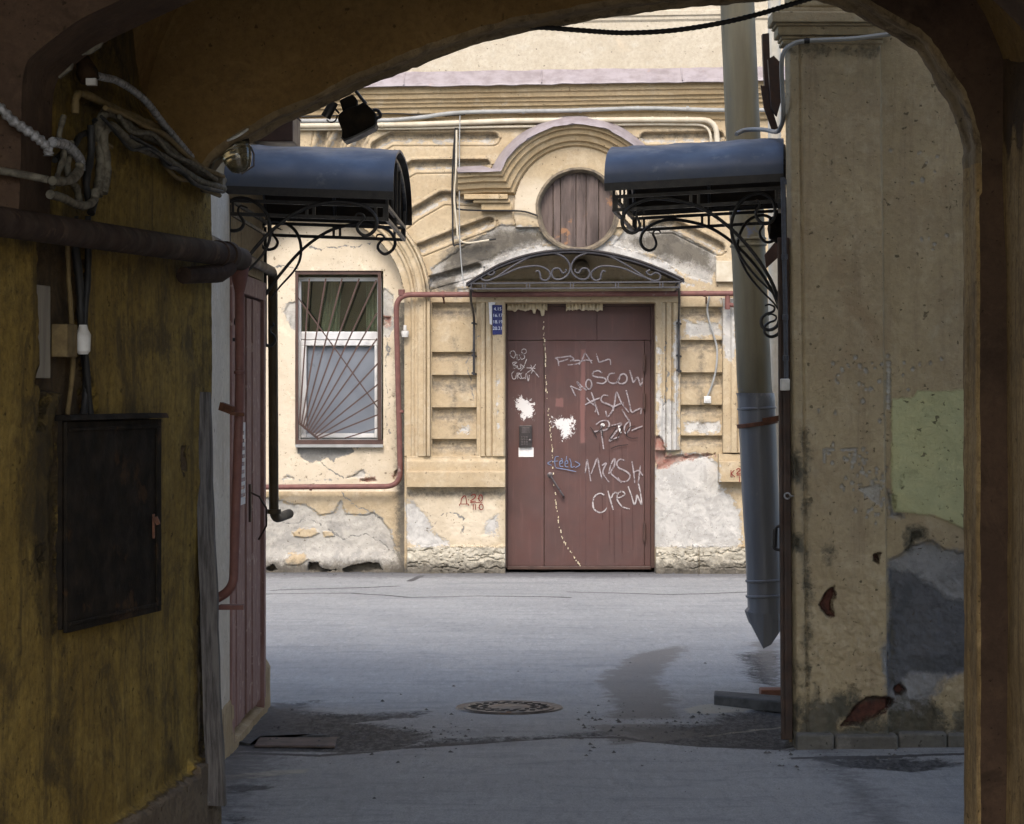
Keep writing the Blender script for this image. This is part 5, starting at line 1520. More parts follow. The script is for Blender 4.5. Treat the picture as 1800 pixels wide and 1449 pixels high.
for i, (xs, r, mat, lab) in enumerate((([(801, 226), (798, 260), (796, 300), (795, 340), (796, 380), (797, 428), (806, 430), (840, 425), (872, 421)], 0.008, M_CABD, 'dark cable hanging left of the round window and turning along the stained wall'),
                                  ([(804, 226), (801, 250), (800, 290), (800, 330), (802, 362), (808, 369), (850, 371), (915, 372), (945, 380)], 0.008, M_CABD, 'cable dropping left of the arched hood then running to the round window'),
                                  ([(803, 230), (802, 300), (799, 350), (804, 400), (806, 418), (820, 428), (860, 423)], 0.009, M_CONB, 'beige cable hanging between the dark cables left of the hood'),
                                  ([(809, 205), (808, 260), (808, 330), (808, 400), (811, 460), (815, 500)], 0.005, M_CONG, 'thin straight grey wire hanging to the arched door canopy'))):
    pipe('hanging_cable', lab, 'cable', [q(x, y, .045 + .01 * i) for x, y in xs], r, mat, 7, smooth_n=5, group=vg_)

# apartment number plate and torn paper
sgn = thing('apartment_plate', 'navy enamel apartment number plate beside the top of the maroon door', 'sign', tuple(q(873, 560, .07)))
MB().pbox(866, 537, 883, 589, YF, 0.055, 0.075).build('plate', M_ENAM, sgn, smooth=False, bevel=0.002)


def text(body, x, y, size, Y, d, mat, parent, name='digits', align='CENTER'):
    cu = bpy.data.curves.new(name, 'FONT'); cu.body = body; cu.size = size; cu.align_x = align; cu.align_y = 'CENTER'; cu.extrude = 0.0008
    o = bpy.data.objects.new('tmp', cu); COL.objects.link(o)
    dg = bpy.context.evaluated_depsgraph_get()
    me = bpy.data.meshes.new_from_object(o.evaluated_get(dg))
    bpy.data.objects.remove(o)
    c = W(x, y, Y)
    v = [(c.x + p.co.x, Y - d - p.co.z, c.z + p.co.y) for p in me.vertices]; f = [tuple(p.vertices) for p in me.polygons]
    bpy.data.meshes.remove(me)
    return MB().add(v, f).build(name, mat, parent, smooth=False)


for k, s_ in enumerate(('4.15', '16.17', '18.19', '20.21')):
    text(s_, 875, 544 + k * 11.3, 0.040, YF, 0.0765, M_DIGI, sgn)
m = MB(); m.prism([q(859, 531, .067), q(872, 529, .067), q(870, 536, .067), q(865, 537, .067), q(865, 572, .067), q(861, 570, .067)], (0, .003, 0)); m.build('torn_paper', M_PAPER, sgn, smooth=False)

# white switch box on its cable, right of the door
jb = thing('switch_box', 'white switch box on a wavy grey cable right of the maroon door', 'switch', tuple(q(1243, 703, .0)))
MB().tube([Vector(p) for p in cat([tuple(q(x, y, .03)) for x, y in ((1247, 519), (1243, 540), (1245, 560), (1254, 590), (1260, 615), (1258, 650), (1250, 680), (1243, 697))], 6)], 0.009, 8).build('cable', M_CONG, jb)
MB().pbox(1237, 696.5, 1249.5, 709, YF, 0.0, 0.045).build('box', M_WHT, jb, smooth=False, bevel=0.006)
MB().pbox(1239.5, 700, 1247, 706, YF, 0.044, 0.050).build('rocker', M_WHT, jb, smooth=False, bevel=0.002)
# white porcelain stub by the pipe
ps = thing('porcelain_fitting', 'little white porcelain stub beside the red pipe on the pilaster', 'fitting', tuple(q(712, 585, .05)))
MB().lathe(q(712.5, 581, .06), (0, 0, -1), [(0.014, -0.045), (0.016, -0.02), (0.016, 0.0)], 12).build('stub', M_WHT, ps)
m = MB(); m.lathe(q(712.5, 582, .06), (0, 0, -1), [(0.032, 0), (0.036, 0.02), (0.030, 0.04), (0.028, 0.055)], 14); m.build('cap', M_WHT, ps)
# small framed plate seen just left of the downpipe
m = MB(); m.pbox(1258, 459, 1310, 496, YF, 0.0, 0.05); o_ = m.build('wall_box', M_CONB, None, org=tuple(q(1284, 480, 0)), smooth=False, bevel=0.006); tag(o_, 'cream painted wall box half hidden behind the downpipe', 'wall box')

# ------------------------------------------------------------------ downpipe at the corner of the pier building
YD = 14.1
dp = thing('downpipe', 'wide leaning downpipe, khaki above and new grey-blue metal below', 'downpipe', tuple(W(1345, 1080, YD)))
def dpx(y): return 1296 + (y - 10) * 0.0455
def dpt(y, Y=YD): return W(dpx(y) + (2 if y > 692 else 0), y, Y)
RD = 0.097
def sheet_pipe(ya, yb, r0, r1, s_):
    rings = []
    for y in np.linspace(ya, yb, 60):
        c = dpt(y); t_ = (y - ya) / (yb - ya); ring = []
        for k in range(40):
            a = 2 * math.pi * k / 40
            d_ = (float(fbm(np.array([a * 1.3 + 9 * (a > math.pi)]), np.array([y / 60.0]), 3, s_)[0]) - .5) * 0.05
            r = RD * (r0 + (r1 - r0) * t_) * (1 + d_ * math.sin(a / 2)) + (0.004 if k == 30 or k == 23 else 0)
            ring.append(c + Vector((math.cos(a) * r, math.sin(a) * r, 0)))
        rings.append(ring)
    return MB().loft(rings, closed=True)


sheet_pipe(-60, 696, 0.98, 0.98, 1).build('upper_pipe', M_KHAKI, dp, angle=50)
sheet_pipe(691, 1077, 1.08, 1.02, 3).build('lower_pipe', M_ZINC, dp, angle=50)
for y, r, mt in ((718, 1.12, M_ZINC), (1020, 1.1, M_ZINC), (1047, 1.12, M_ZINC), (421, 1.05, M_KHAKI), (432, 1.05, M_KHAKI)):
    ax = (dpt(y + 10) - dpt(y)).normalized()
    MB().lathe(dpt(y), ax, [(RD * (r - .05), -0.008), (RD * r, -0.004), (RD * r, 0.004), (RD * (r - .05), 0.008)], 28).build('seam_ring', mt, dp)
# blue-painted clamp band and strap
ax = (dpt(760) - dpt(740) + Vector((0.0, 0, 0.011))).normalized()
m = MB(); m.lathe(dpt(745), (dpt(760) - dpt(740)).normalized() + Vector((0.10, 0, 0)), [(RD * 1.10, -0.012), (RD * 1.17, -0.010), (RD * 1.17, 0.010), (RD * 1.10, 0.012)], 28)
m.bar(dpt(742) + Vector((0.02, -RD * 1.15, 0.006)), dpt(736) + Vector((0.15, -RD * 0.9, 0.01)), 0.012, 0.03)
m.bar(dpt(736) + Vector((0.13, -RD * .9, 0.01)), dpt(728) + Vector((0.17, -0.02, 0.02)), 0.010, 0.02)
m.build('strap', M_RUST, dp, bevel=0)
# cut-off spout at the bottom: a folded boot turned towards the courtyard
c0 = dpt(1074); m = MB()
NA = 14
ang = np.linspace(0, 2 * math.pi, NA + 1)[:-1]
top = [c0 + Vector((math.cos(a) * RD * 1.0, math.sin(a) * RD, 0.004 - 0.022 * math.cos(a))) for a in ang]
flr = [c0 + Vector((math.cos(a) * RD * (1.22 if math.cos(a) < -.75 else 1.03), math.sin(a) * RD * 1.0, -0.028 - 0.03 * math.cos(a))) for a in ang]
low = []
for a in ang:
    fx, fy = math.cos(a), math.sin(a)
    drop = (np.interp(fx, [-1, -.8, -.4, -.1, .3, 1], [1093, 1101, 1131, 1143, 1128, 1097]) - 1074) / F * YD
    if fy > 0.3: drop *= 0.6
    low.append(c0 + Vector((fx * RD * 1.0, fy * RD * (0.85 if fy < 0 else .95), -drop)))
m.loft([top, flr, low], closed=True)
m.loft([[p_ + Vector((0, 0, 0.0)) for p_ in low], [c0 + (p_ - c0) * 0.93 + Vector((0, .004, 0.01)) for p_ in low], [c0 + (p_ - c0) * 0.9 for p_ in flr]], closed=True)
m.build('spout', M_ZINC, dp, smooth=False)
# wet patch sticker remnant on the lower pipe is part of the sheet; pale pipe behind
pipe('pale_pipe', 'narrow pale pipe standing between the wide downpipe and the drab pier', 'pipe', [W(1361, -20, 15.2), W(1362, 700, 15.2), W(1370, 1010, 15.2), W(1374, 1092, 15.2)], 0.038, M_PALE, 14)

# ------------------------------------------------------------------ gate leaf seen edge-on, conduit, hook, boxes on the pier
gt = thing('steel_gate', 'dark rusty steel gate leaf folded edge-on against the drab pier', 'gate', (1.11, YR, 0))
m = MB()
a = [(1.112, YR - .03, 0.03), (1.166, YR - .03, 0.03), (1.166 + 0.125, YR + 1.25, 0.03), (1.112 + 0.125, YR + 1.25, 0.03)]
m.hexa(a + [(p[0] - 0.016, p[1], 2.30) for p in a]); m.build('leaf', M_GATE, gt, smooth=False, bevel=0.004)
for x, w_ in ((1.118, .010), (1.136, .012)):
    MB().bar((x + .002, YR - .036, 0.06), (x - .014, YR - .036, 2.28), w_, 0.014).build('edge_strip', M_GATE, gt, smooth=False)
m = MB(); yh = YR - .01
m.tube(bend([W(1383, 922, yh), W(1363, 927, yh), W(1360, 965, yh), W(1383, 970, yh)], 0.012), 0.007, 8); m.tube([W(1362, 930, yh), W(1361, 962, yh)], 0.013, 8); m.build('gate_handle', M_BLK, gt)
m = MB(); c_ = W(1384, 872, YR - .07)
m.tube([c_ + Vector((math.cos(a) * .013, 0, math.sin(a) * .013)) for a in np.linspace(0, 2 * math.pi, 17)], 0.004, 6); m.tube([c_ + Vector((.012, 0, 0)), c_ + Vector((.03, .03, -.002))], 0.004, 6)
o_ = m.build('ring_hook', M_FOIL, None, org=tuple(c_)); tag(o_, 'small bright ring hook screwed to the edge of the drab pier', 'hook')
cd = [W(x, y, YR - 0.11 + d_) for x, y, d_ in ((1565, 60, 0), (1500, 68, 0), (1420, 72, 0), (1394, 78, 0), (1378, 92, 0), (1374, 120, 0.02), (1377, 200, .1), (1372, 224, .3), (1364, 232, .6), (1340, 228, .85), (1310, 229, .95), (1294, 236, .9))]
pipe('pier_cable', 'pale grey cable bending round the pier impost down to the right canopy', 'cable', cd, 0.0105, M_CONG, 8, smooth_n=6, clamps=[(W(1418, 72, YR - .11), (1, 0, 0))], cr=1.2, clampmat=M_CABD)
pipe('pier_conduit', 'dark grey conduit clipped along the corner of the drab pier', 'conduit', [W(1376, 312, YR - .06), W(1378, 420, YR - .06), W(1381, 560, YR - .06), W(1382, 668, YR - .06)], 0.0105, M_CABD if False else plain('dark_grey_conduit', (0.075, 0.08, 0.095), rough=0.5), 8,
     clamps=[(W(1377.5, 320, YR - .06), (0, 0, 1)), (W(1379, 452, YR - .06), (0, 0, 1)), (W(1380.5, 558, YR - .06), (0, 0, 1)), (W(1381.5, 630, YR - .06), (0, 0, 1))], cr=1.35)
m = MB(); m.pbox(1371, 666, 1387, 687, YR - .045, 0.0, 0.04); o_ = m.build('junction_box', M_WHT, None, org=tuple(W(1379, 677, YR)), smooth=False, bevel=0.005); tag(o_, 'white junction box at the foot of the dark grey conduit', 'junction box')
# round dark lamp and brown board tucked under the right canopy
m = MB(); c_ = W(1378, 402, 12.3); m.lathe(c_ + Vector((.06, 0, 0)), (-1, 0, 0), [(0.06, 0), (0.06, 0.03), (0.075, 0.05), (0.075, 0.09), (0.05, 0.13), (0.0, 0.14)], 18)
o_ = m.build('bulkhead_lamp', M_CAB, None, org=tuple(c_)); tag(o_, 'unlit dark bulkhead lamp beneath the right canopy', 'lamp')
m = MB(); m.prism([W(1380, 405, 13.6), W(1344, 448, 13.6), W(1347, 472, 13.6), W(1382, 440, 13.6)], (0, 0.03, 0)); o_ = m.build('brown_board', M_BRN, None, org=tuple(W(1365, 440, 13.6)), smooth=False); tag(o_, 'slanting brown board behind the scrolls of the right canopy', 'board')
# torn dark sheet metal hanging left of the impost
m = MB(); Yq = 12.6
m.prism([W(x, y, Yq) for x, y in ((1340, 60), (1352, 58), (1354, 120), (1359, 190), (1347, 196), (1343, 130))], (0, 0.06, 0))
m.prism([W(x, y, Yq - .08) for x, y in ((1350, 104), (1360, 98), (1372, 110), (1373, 178), (1366, 204), (1356, 190))], (0, 0.05, 0))
m.prism([W(x, y, Yq - .03) for x, y in ((1337, 150), (1349, 152), (1357, 190), (1368, 226), (1357, 229), (1343, 190))], (0, 0.02, 0))
o_ = m.build('torn_sheet_metal', M_GATE, None, org=tuple(W(1352, 140, Yq)), smooth=False); tag(o_, 'torn rusty sheet metal hanging beside the pier impost above the right canopy', 'sheet metal')

# ------------------------------------------------------------------ passage: big pipe, red pipe, brown pipe
a, b = LW(-40, 384, 0.10), LW(398, 448, 0.10)
R0 = 0.042
bp = thing('passage_pipe', 'thick dark pipe running along the olive passage wall into the red pipe', 'pipe', tuple(b))
bx = Vector((-1.085, 9.45, b.z))
MB().tube(bend([a - (b - a) * 1.2, b, bx], 0.05), R0, 20).build('run', M_GASD, bp)
d_ = (b - a).normalized()
MB().lathe(b - d_ * 0.12, d_, [(R0 * 1.0, 0), (R0 * 1.12, .004), (R0 * 1.12, .02), (R0, .024)], 20).build('weld_ring', M_GASD, bp)
MB().lathe(b - d_ * 0.02, d_, [(R0 * 1.0, 0), (R0 * 1.15, .004), (R0 * 1.15, .05), (R0, .054)], 20).build('weld_ring', M_GASD, bp)
MB().tube([b - d_ * 0.35 + Vector((-.05, 0, -.085)), b - d_ * 0.1 + Vector((.0, 0, -.07)), b + Vector((.01, 0, -.045))], [0.03, 0.034, 0.03], 10).build('saddle', M_GASD, bp)
px_ = -1.095
rp = thing('red_riser', 'dusty red vertical pipe dropping from the thick dark passage pipe', 'pipe', (px_, 9.47, .8))
MB().tube(bend([bx + Vector((0, -.04, 0)), (px_, 9.5, b.z), (px_ + 0.0, 9.5, 1.6), (px_ - 0.02, 9.47, WZ(1035, 9.47)), (px_ - 0.10, 9.49, WZ(1058, 9.47))], 0.06), 0.0175, 14).build('run', M_GASR, rp)
MB().lathe((px_, 9.5, b.z + 0.02), (0, 0, -1), [(0.0, -0.01), (0.02, -.008), (0.034, 0), (0.036, 0.05), (0.028, 0.10), (0.018, 0.14)], 14).build('reducer', M_GASR, rp)
for y in (655, 727):
    MB().lathe((px_ - .003 * (y > 700), 9.49, WZ(y, 9.49)), (0, 0, 1), [(0.0178, -0.006), (0.021, -.005), (0.021, .005), (0.0178, .006)], 14).build('collar', M_GASR, rp)
m = MB(); m.bar((px_ - 0.07, 9.50, WZ(714, 9.5)), (px_ - .02, 9.47, WZ(722, 9.5)), 0.02, 0.03); m.bar((px_ - .03, 9.46, WZ(727, 9.5)), (px_ + .022, 9.46, WZ(729, 9.5)), 0.012, 0.012); m.build('bracket', M_RUST, rp, smooth=False)
m = MB(); m.box(px_ - .07, px_ + 0.02, 9.44, 9.5, WZ(1070, 9.5), WZ(1062, 9.5)); m.build('foot_bracket', M_GASR, rp, smooth=False)
xb = XL + 0.045
br_ = bend([(xb, 10.4, 2.225), (xb, 13.04, 2.215), (xb, 13.10, 0.95), (xb + 0.06, 13.3, 0.97)], 0.07)
bo_ = pipe('brown_pipe', 'drab brown pipe turning down the far corner of the red door wall', 'pipe', br_, 0.025, M_BPIPE, 12, clamps=[((xb, 13.1, 0.99), (0, 0, 1))], cr=1.5)

# ------------------------------------------------------------------ electrical cabinet and chase fittings on the passage wall
cbt = thing('electrical_cabinet', 'sooty steel electrical cabinet hanging on the olive passage wall, door ajar', 'cabinet', tuple(LW(170, 900, 0.0)))
def wl(y, z, off): return Vector((LWX(y, off), y, z))
ya, yb2, z0, z1 = 7.70, 8.50, 0.885, 1.512
def wbox(m, y0, y1, za, zb, o0, o1, mat=0): return m.hexa([wl(y0, za, o0), wl(y0, za, o1), wl(y1, za, o1), wl(y1, za, o0), wl(y0, zb, o0), wl(y0, zb, o1), wl(y1, zb, o1), wl(y1, zb, o0)], mat)
m = MB(); wbox(m, ya, yb2 + .05, z0, z1 + 0.005, -0.06, 0.012); wbox(m, yb2 + .045, yb2 + .10, z0 + .1, z0 + .24, 0.0, 0.025); m.build('case', M_CAB, cbt, smooth=False, bevel=0.003)
m = MB(); D0, D1 = wl(ya + .005, 0, 0.014), wl(yb2, 0, 0.055)
def dpn(t, z, o): p = D0.lerp(D1, t); return Vector((p.x + o, p.y, z))
for (t0, t1, za, zb, o0, o1) in ((0, 1, z0 - .01, z1, 0, .012), (0.015, 0.985, z0 + .01, z0 + .022, .012, .017), (0.015, .985, z1 - .03, z1 - .018, .012, .017), (0.93, 0.955, z0 + .02, z1 - .03, .012, .017)):
    m.hexa([dpn(t0, za, o0), dpn(t0, za, o1), dpn(t1, za, o1), dpn(t1, za, o0), dpn(t0, zb, o0), dpn(t0, zb, o1), dpn(t1, zb, o1), dpn(t1, zb, o0)])
do_ = m.build('cabinet_door', M_CAB, cbt, smooth=False, bevel=0.002)
m = MB(); m.hexa([dpn(-.01, z1 + .003, -.06), dpn(-.01, z1 + .003, .03), dpn(1.03, z1 + .003, .03), dpn(1.03, z1 + .003, -.06), dpn(-.01, z1 + .02, -.06), dpn(-.01, z1 + .02, .022), dpn(1.03, z1 + .02, .022), dpn(1.03, z1 + .02, -.06)]); m.build('rain_cap', M_CAB, cbt, smooth=False, bevel=0.002)
m = MB(); m.bar(dpn(.9, 1.20, .012), dpn(.9, 1.12, .012), 0.012, 0.012); m.bar(dpn(.9, 1.19, .02), dpn(.9, 1.165, .03), 0.014); m.build('lock', M_RUST, do_, smooth=False)
mb2 = MB(); p0 = LW(74, 502, -0.03); p1 = LW(76, 665, -0.03)
ym = (p0.y + p1.y) / 2; wbox(mb2, 7.56, 7.70, p1.z, p0.z, -0.045, -0.022)
o_ = mb2.build('backing_plate', plain('pale_grey_board', (0.27, 0.24, 0.19), (0.19, 0.165, 0.13), rough=0.8, nscale=20, streak=True), None, org=tuple(p1), smooth=False, bevel=0.003); tag(o_, 'pale narrow wooden strip set in the dark wall chase', 'wooden strip')
c_ = LW(146, 600, 0.03)
pl = thing('cable_plug', 'cracked white plug on the black cables above the cabinet', 'plug', tuple(c_))
m = MB(); m.lathe(c_, (0, 0, 1), [(0.014, -0.04), (0.022, -.03), (0.024, .02), (0.016, .035), (0.012, .05)], 12); m.build('cap', M_WHT, pl)
m = MB(); wbox(m, c_.y - .11, c_.y - .02, c_.z - .05, c_.z + .05, -.03, .02); m.build('socket', M_CABO, pl, smooth=False, bevel=.004)
cg = 'cables on the passage wall'
def lcable(pts, r, mat, lab, off=0.05, seg=8, rib=0):
    P = [Vector(p) for p in cat([tuple(LW(x, y, off)) for x, y in pts], 9)]
    rr = [r * (0.82 + 0.36 * float(vnoise(np.array([i * .55]), np.array([pts[0][0] * .37]), 5)[0])) for i in range(len(P))]
    if rib:
        P = [Vector(p) for p in cat([tuple(p) for p in P], 3)]; rr = [r * (1 + rib * (1 if i % 4 < 2 else -1)) for i in range(len(P))]
    o = MB().tube(P, rr, seg).build('wall_cable', mat, None, org=tuple(P[0]), angle=60); tag(o, lab, 'cable', cg)


lcable([(130, 380), (132, 430), (140, 500), (142, 560), (148, 620), (152, 680), (146, 735)], 0.013, M_CABD, 'thick black cable rising left of the white plug to the big pipe', -0.01)
lcable([(154, 380), (155, 470), (150, 560), (152, 640), (160, 735)], 0.010, M_CABD, 'straight black cable against the right edge of the wall chase', 0.0)
lcable([(118, 390), (120, 480), (124, 540), (128, 640), (118, 735)], 0.008, M_CABO, 'olive cable in the middle of the wall chase', -0.02)
lcable([(166, 132), (180, 136), (205, 142), (235, 160), (260, 182), (285, 215), (310, 245), (336, 276)], 0.0115, M_FOIL, 'silver foil conduit sloping down the upper passage wall', 0.07, rib=0.10)
lcable([(172, 345), (178, 290), (174, 225), (186, 198), (205, 203), (240, 233), (275, 245), (305, 268), (335, 290), (365, 306), (392, 318)], 0.017, M_CABG, 'thickest dusty cable of the bundle below the silver conduit', 0.06)
lcable([(182, 340), (188, 290), (182, 240), (196, 222), (215, 238), (250, 262), (285, 275), (320, 300), (350, 318), (392, 332)], 0.014, M_CABG, 'dusty cable sagging lowest under the bundle', 0.075)
lcable([(185, 190), (215, 200), (255, 222), (290, 238), (330, 275), (362, 298), (392, 310)], 0.009, M_CABO, 'thin olive cable on top of the dusty bundle', 0.085)
lcable([(230, 240), (275, 265), (290, 290), (318, 300), (345, 325), (392, 338)], 0.007, M_CABD, 'thin black cable twisted through the dusty bundle', 0.09)
lcable([(132, 200), (134, 170), (150, 166), (200, 190), (250, 212), (296, 230)], 0.012, M_CABO, 'olive painted conduit above the dusty bundle', 0.04)
lcable([(168, 210), (176, 250), (174, 300), (168, 345), (160, 375)], 0.012, M_CABD, 'black cable bending down beside the rib to the big pipe', 0.05)
lcable([(160, 220), (160, 270), (152, 320), (158, 360)], 0.012, M_CABD, 'black cable directly left of the bending one', 0.07)
lcable([(88, 342), (110, 348), (130, 358), (150, 362), (165, 352), (168, 335)], 0.013, M_CABG, 'looped dusty cable just above the big pipe', 0.10)
lcable([(92, 250), (118, 256), (140, 280), (142, 300)], 0.014, M_FOIL, 'short silver hose bending behind the looped cable', 0.08, rib=0.12)
lcable([(92, 318), (120, 318), (138, 302), (140, 288)], 0.014, M_CABG, 'short thick grey cable joining the silver hose', 0.09)
# cables crossing the front of the nearer rib
def rcable(pts, r, mat, lab, Y=7.1, rib=0):
    P = [Vector(p) for p in cat([tuple(W(x, y, Y)) for x, y in pts], 8)]
    rr = [r * (1 + rib * (1 if i % 4 < 2 else -1)) for i in range(len(P))] if rib else r
    o = MB().tube(P, rr, 8).build('wall_cable', mat, None, org=tuple(P[0]), angle=60); tag(o, lab, 'cable', cg)


rcable([(-20, 175), (0, 190), (22, 212), (48, 230), (70, 246), (84, 262), (85, 274)], 0.014, M_FOIL, 'corrugated silver hose crossing the dark rib', rib=0.14)
rcable([(-20, 298), (10, 302), (45, 308), (84, 316)], 0.011, M_CABG, 'pale cable lying level across the dark rib')
rcable([(-20, 372), (10, 374), (40, 384), (74, 390)], 0.012, M_CABG, 'rough pale cable resting on the big pipe by the rib foot', 7.2)

lcable([(96, 282), (112, 268), (128, 262), (140, 240), (158, 232)], 0.010, M_CABD, 'black cable looping up behind the silver hose', 0.05)
lcable([(92, 330), (104, 300), (112, 270), (104, 240), (112, 205)], 0.009, M_CABG, 'thin dusty cable climbing at the edge of the dark rib', 0.07)
lcable([(150, 340), (146, 300), (160, 262), (176, 250), (196, 258)], 0.008, M_CABO, 'olive cable crossing behind the black bends', 0.05)
lcable([(178, 205), (200, 228), (230, 262), (262, 262), (300, 290)], 0.006, M_CABD, 'fine black wire drooping from the head of the dusty bundle', 0.10)
lcable([(210, 205), (232, 232), (268, 236), (300, 270), (340, 288), (380, 316)], 0.008, M_CABG, 'wavy dusty cable between the thick ones of the bundle', 0.09)
lcable([(140, 360), (134, 330), (124, 318), (118, 290), (126, 250)], 0.011, M_CABG, 'stiff grey cable rising left of the looped one', 0.06)
lcable([(282, 282), (310, 312), (335, 318), (360, 334), (386, 344)], 0.008, M_CABO, 'olive cable hanging under the far end of the bundle', 0.07)

# lamp socket high on the olive wall
ls = thing('lamp_socket', 'dark lamp socket with a white clip at the head of the silver conduit', 'lamp holder', tuple(LW(152, 122, .05)))
c_ = LW(150, 118, .06); m = MB(); m.lathe(c_, (0.35, -.2, -1), [(0.02, -0.03), (0.028, 0.0), (0.034, 0.02), (0.03, 0.045), (0.02, .05)], 14); m.build('holder', M_CAB, ls)
m = MB(); m.box(c_.x + .01, c_.x + .04, c_.y - .05, c_.y - .02, c_.z - .06, c_.z - .04); m.build('clip', M_WHT, ls, smooth=False)
for L_, y_ in (([(104, 136), (118, 124), (130, 112), (128, 122), (118, 130), (106, 139)], 7.52), ([(145, 98), (170, 82), (182, 76), (178, 84), (160, 96)], 7.5)):
    MB().prism([W(x, y, y_) for x, y in L_], (0, -.018, 0)).build('plaster_flake', M_CABG, pas, smooth=False)

# round lamp with ribbed glass on the end arch
bl_ = thing('arch_lamp', 'unlit lamp with ribbed glass and white disc under the left arch end', 'lamp', tuple(W(412, 262, 9.12)))
c_ = W(412, 258, 9.1); ax = Vector((0.30, -.25, -1)).normalized()
gm = NT('ribbed_lamp_glass'); gm.b.inputs['Transmission Weight'].default_value = 0.85; M_LG = gm.out((0.42, 0.37, 0.24), 0.12, 0, None, 0.5)
prof = [(0.050, 0.0), (0.056, 0.012)]
for k in range(9):
    r_ = 0.056 * math.cos(k / 9 * 1.2) ** 0.6; h_ = 0.016 + k * 0.0085
    prof += [(r_, h_), (r_ * 0.95, h_ + .004)]
prof += [(0.016, 0.098), (0.0, 0.1)]
m = MB(); m.lathe(c_, ax, prof, 24); m.build('glass_dome', M_LG, bl_, angle=60)
m = MB(); m.lathe(c_, -ax, [(0.056, 0.0), (0.058, 0.012), (0.045, 0.03), (0.02, .05)], 20); m.build('base', M_CAB, bl_)
m = MB(); n_ = Vector((0.30, -0.80, -.45)); cc = W(417, 235, 9.03)
m.lathe(cc, Vector((-0.45, -0.30, 0.80)), [(0.0, -0.004), (0.05, -0.004), (0.054, 0.0), (0.05, 0.004), (0.0, .004)], 24); m.build('white_disc', plain('white_enamel_disc', (0.80, 0.80, 0.78), rough=0.25), bl_)
m = MB()
for a in (0, math.pi / 2): m.tube([c_ + ax * h_ + Vector((math.cos(a) * r_, math.sin(a) * r_, 0)) for r_, h_ in ((.058, 0), (.062, .03), (.05, .075), (.0, .106))], 0.003, 6)
m.build('wire_guard', M_IRON, bl_)
# bracket cluster where the cable bundle leaves the arch
m = MB(); c_ = LW(380, 322, 0.05); m.box(c_.x - .05, c_.x + .03, c_.y - .05, c_.y + .03, c_.z - .035, c_.z + .03); m.tube([c_ + Vector((-.02, -.05, .03)), c_ + Vector((.0, -.06, .08)), c_ + Vector((.03, -.05, .09))], .008, 8)
o_ = m.build('cable_clamp', M_CABG, None, org=tuple(c_), bevel=0.004); tag(o_, 'grey clamp gripping the cable bundle at the end of the olive wall', 'clamp')

# floodlight hanging under the arch
fl_ = thing('floodlight', 'black floodlight with motion sensor hanging from the arch soffit', 'floodlight', tuple(W(620, 190, 9.36)))
CF = lambda L, Y: [W(560 + x / 12.07, 140 + y / 12.07, Y) for x, y in L]
body = CF([(420, 745), (405, 850), (500, 1090), (488, 1240), (545, 1290), (850, 1165), (1150, 1010), (1215, 930), (1200, 700), (1150, 640), (1040, 540), (960, 470), (830, 545), (620, 600), (480, 690)], 9.33)
m = MB(); m.prism(body, (0, 0.11, 0)); m.build('housing', M_CAB, fl_, smooth=False, bevel=0.008)
rim = CF([(470, 1235), (545, 1312), (850, 1188), (1190, 1010), (1235, 930), (1215, 920), (1150, 985), (840, 1145), (550, 1265), (495, 1215)], 9.315)
m = MB(); m.prism(rim, (0, .14, 0)); m.build('front_rim', M_BLK, fl_, smooth=False, bevel=.003)
m = MB(); m.prism(CF([(440, 440), (520, 700), (800, 600), (820, 430), (730, 310), (600, 360)], 9.35), (0, .07, 0)); m.build('mount', M_CAB, fl_, smooth=False, bevel=.005)
MB().tube(CF([(790, 250), (900, 390), (1010, 520)], 9.38), 0.006, 8).build('arm', M_BLK, fl_)
MB().tube(CF([(320, 590), (440, 720)], 9.38), .004, 6).build('sensor_arm', M_BLK, fl_)
m = MB(); m.tube([Vector(p) for p in cat([tuple(p) for p in CF([(1150, 650), (1240, 655), (1300, 720), (1300, 790), (1240, 820), (1210, 860)], 9.38)], 5)], 0.0065, 8); m.build('side_loop', M_BLK, fl_)
m = MB(); m.tube(CF([(330, 480), (240, 640), (150, 800)], 9.36), [0.017, .018, .019], 12); m.build('motion_sensor', M_BLK, fl_)
m = MB(); m.tube([Vector(p) for p in cat([tuple(p) for p in CF([(170, 850), (230, 905), (310, 905), (370, 850), (400, 760)], 9.37)], 6)], 0.003, 6); m.build('flex', M_BLK, fl_)
# sagging cable across the arch opening
P = [tuple(W(x, y, 9.22)) for x, y in ((872, 44), (900, 46), (960, 49), (1040, 55), (1100, 58), (1180, 54), (1260, 42), (1330, 26), (1390, 8), (1450, -10))]
P = cat(cat(P, 6), 5); rr = [0.010 if (i % 4) < 2 else 0.0085 for i in range(len(P))]
o_ = MB().tube([Vector(p) for p in P], rr, 8).build('sagging_cable', M_CABD, None, org=P[0], angle=60); tag(o_, 'black corrugated cable sagging across the top of the arch opening', 'cable')

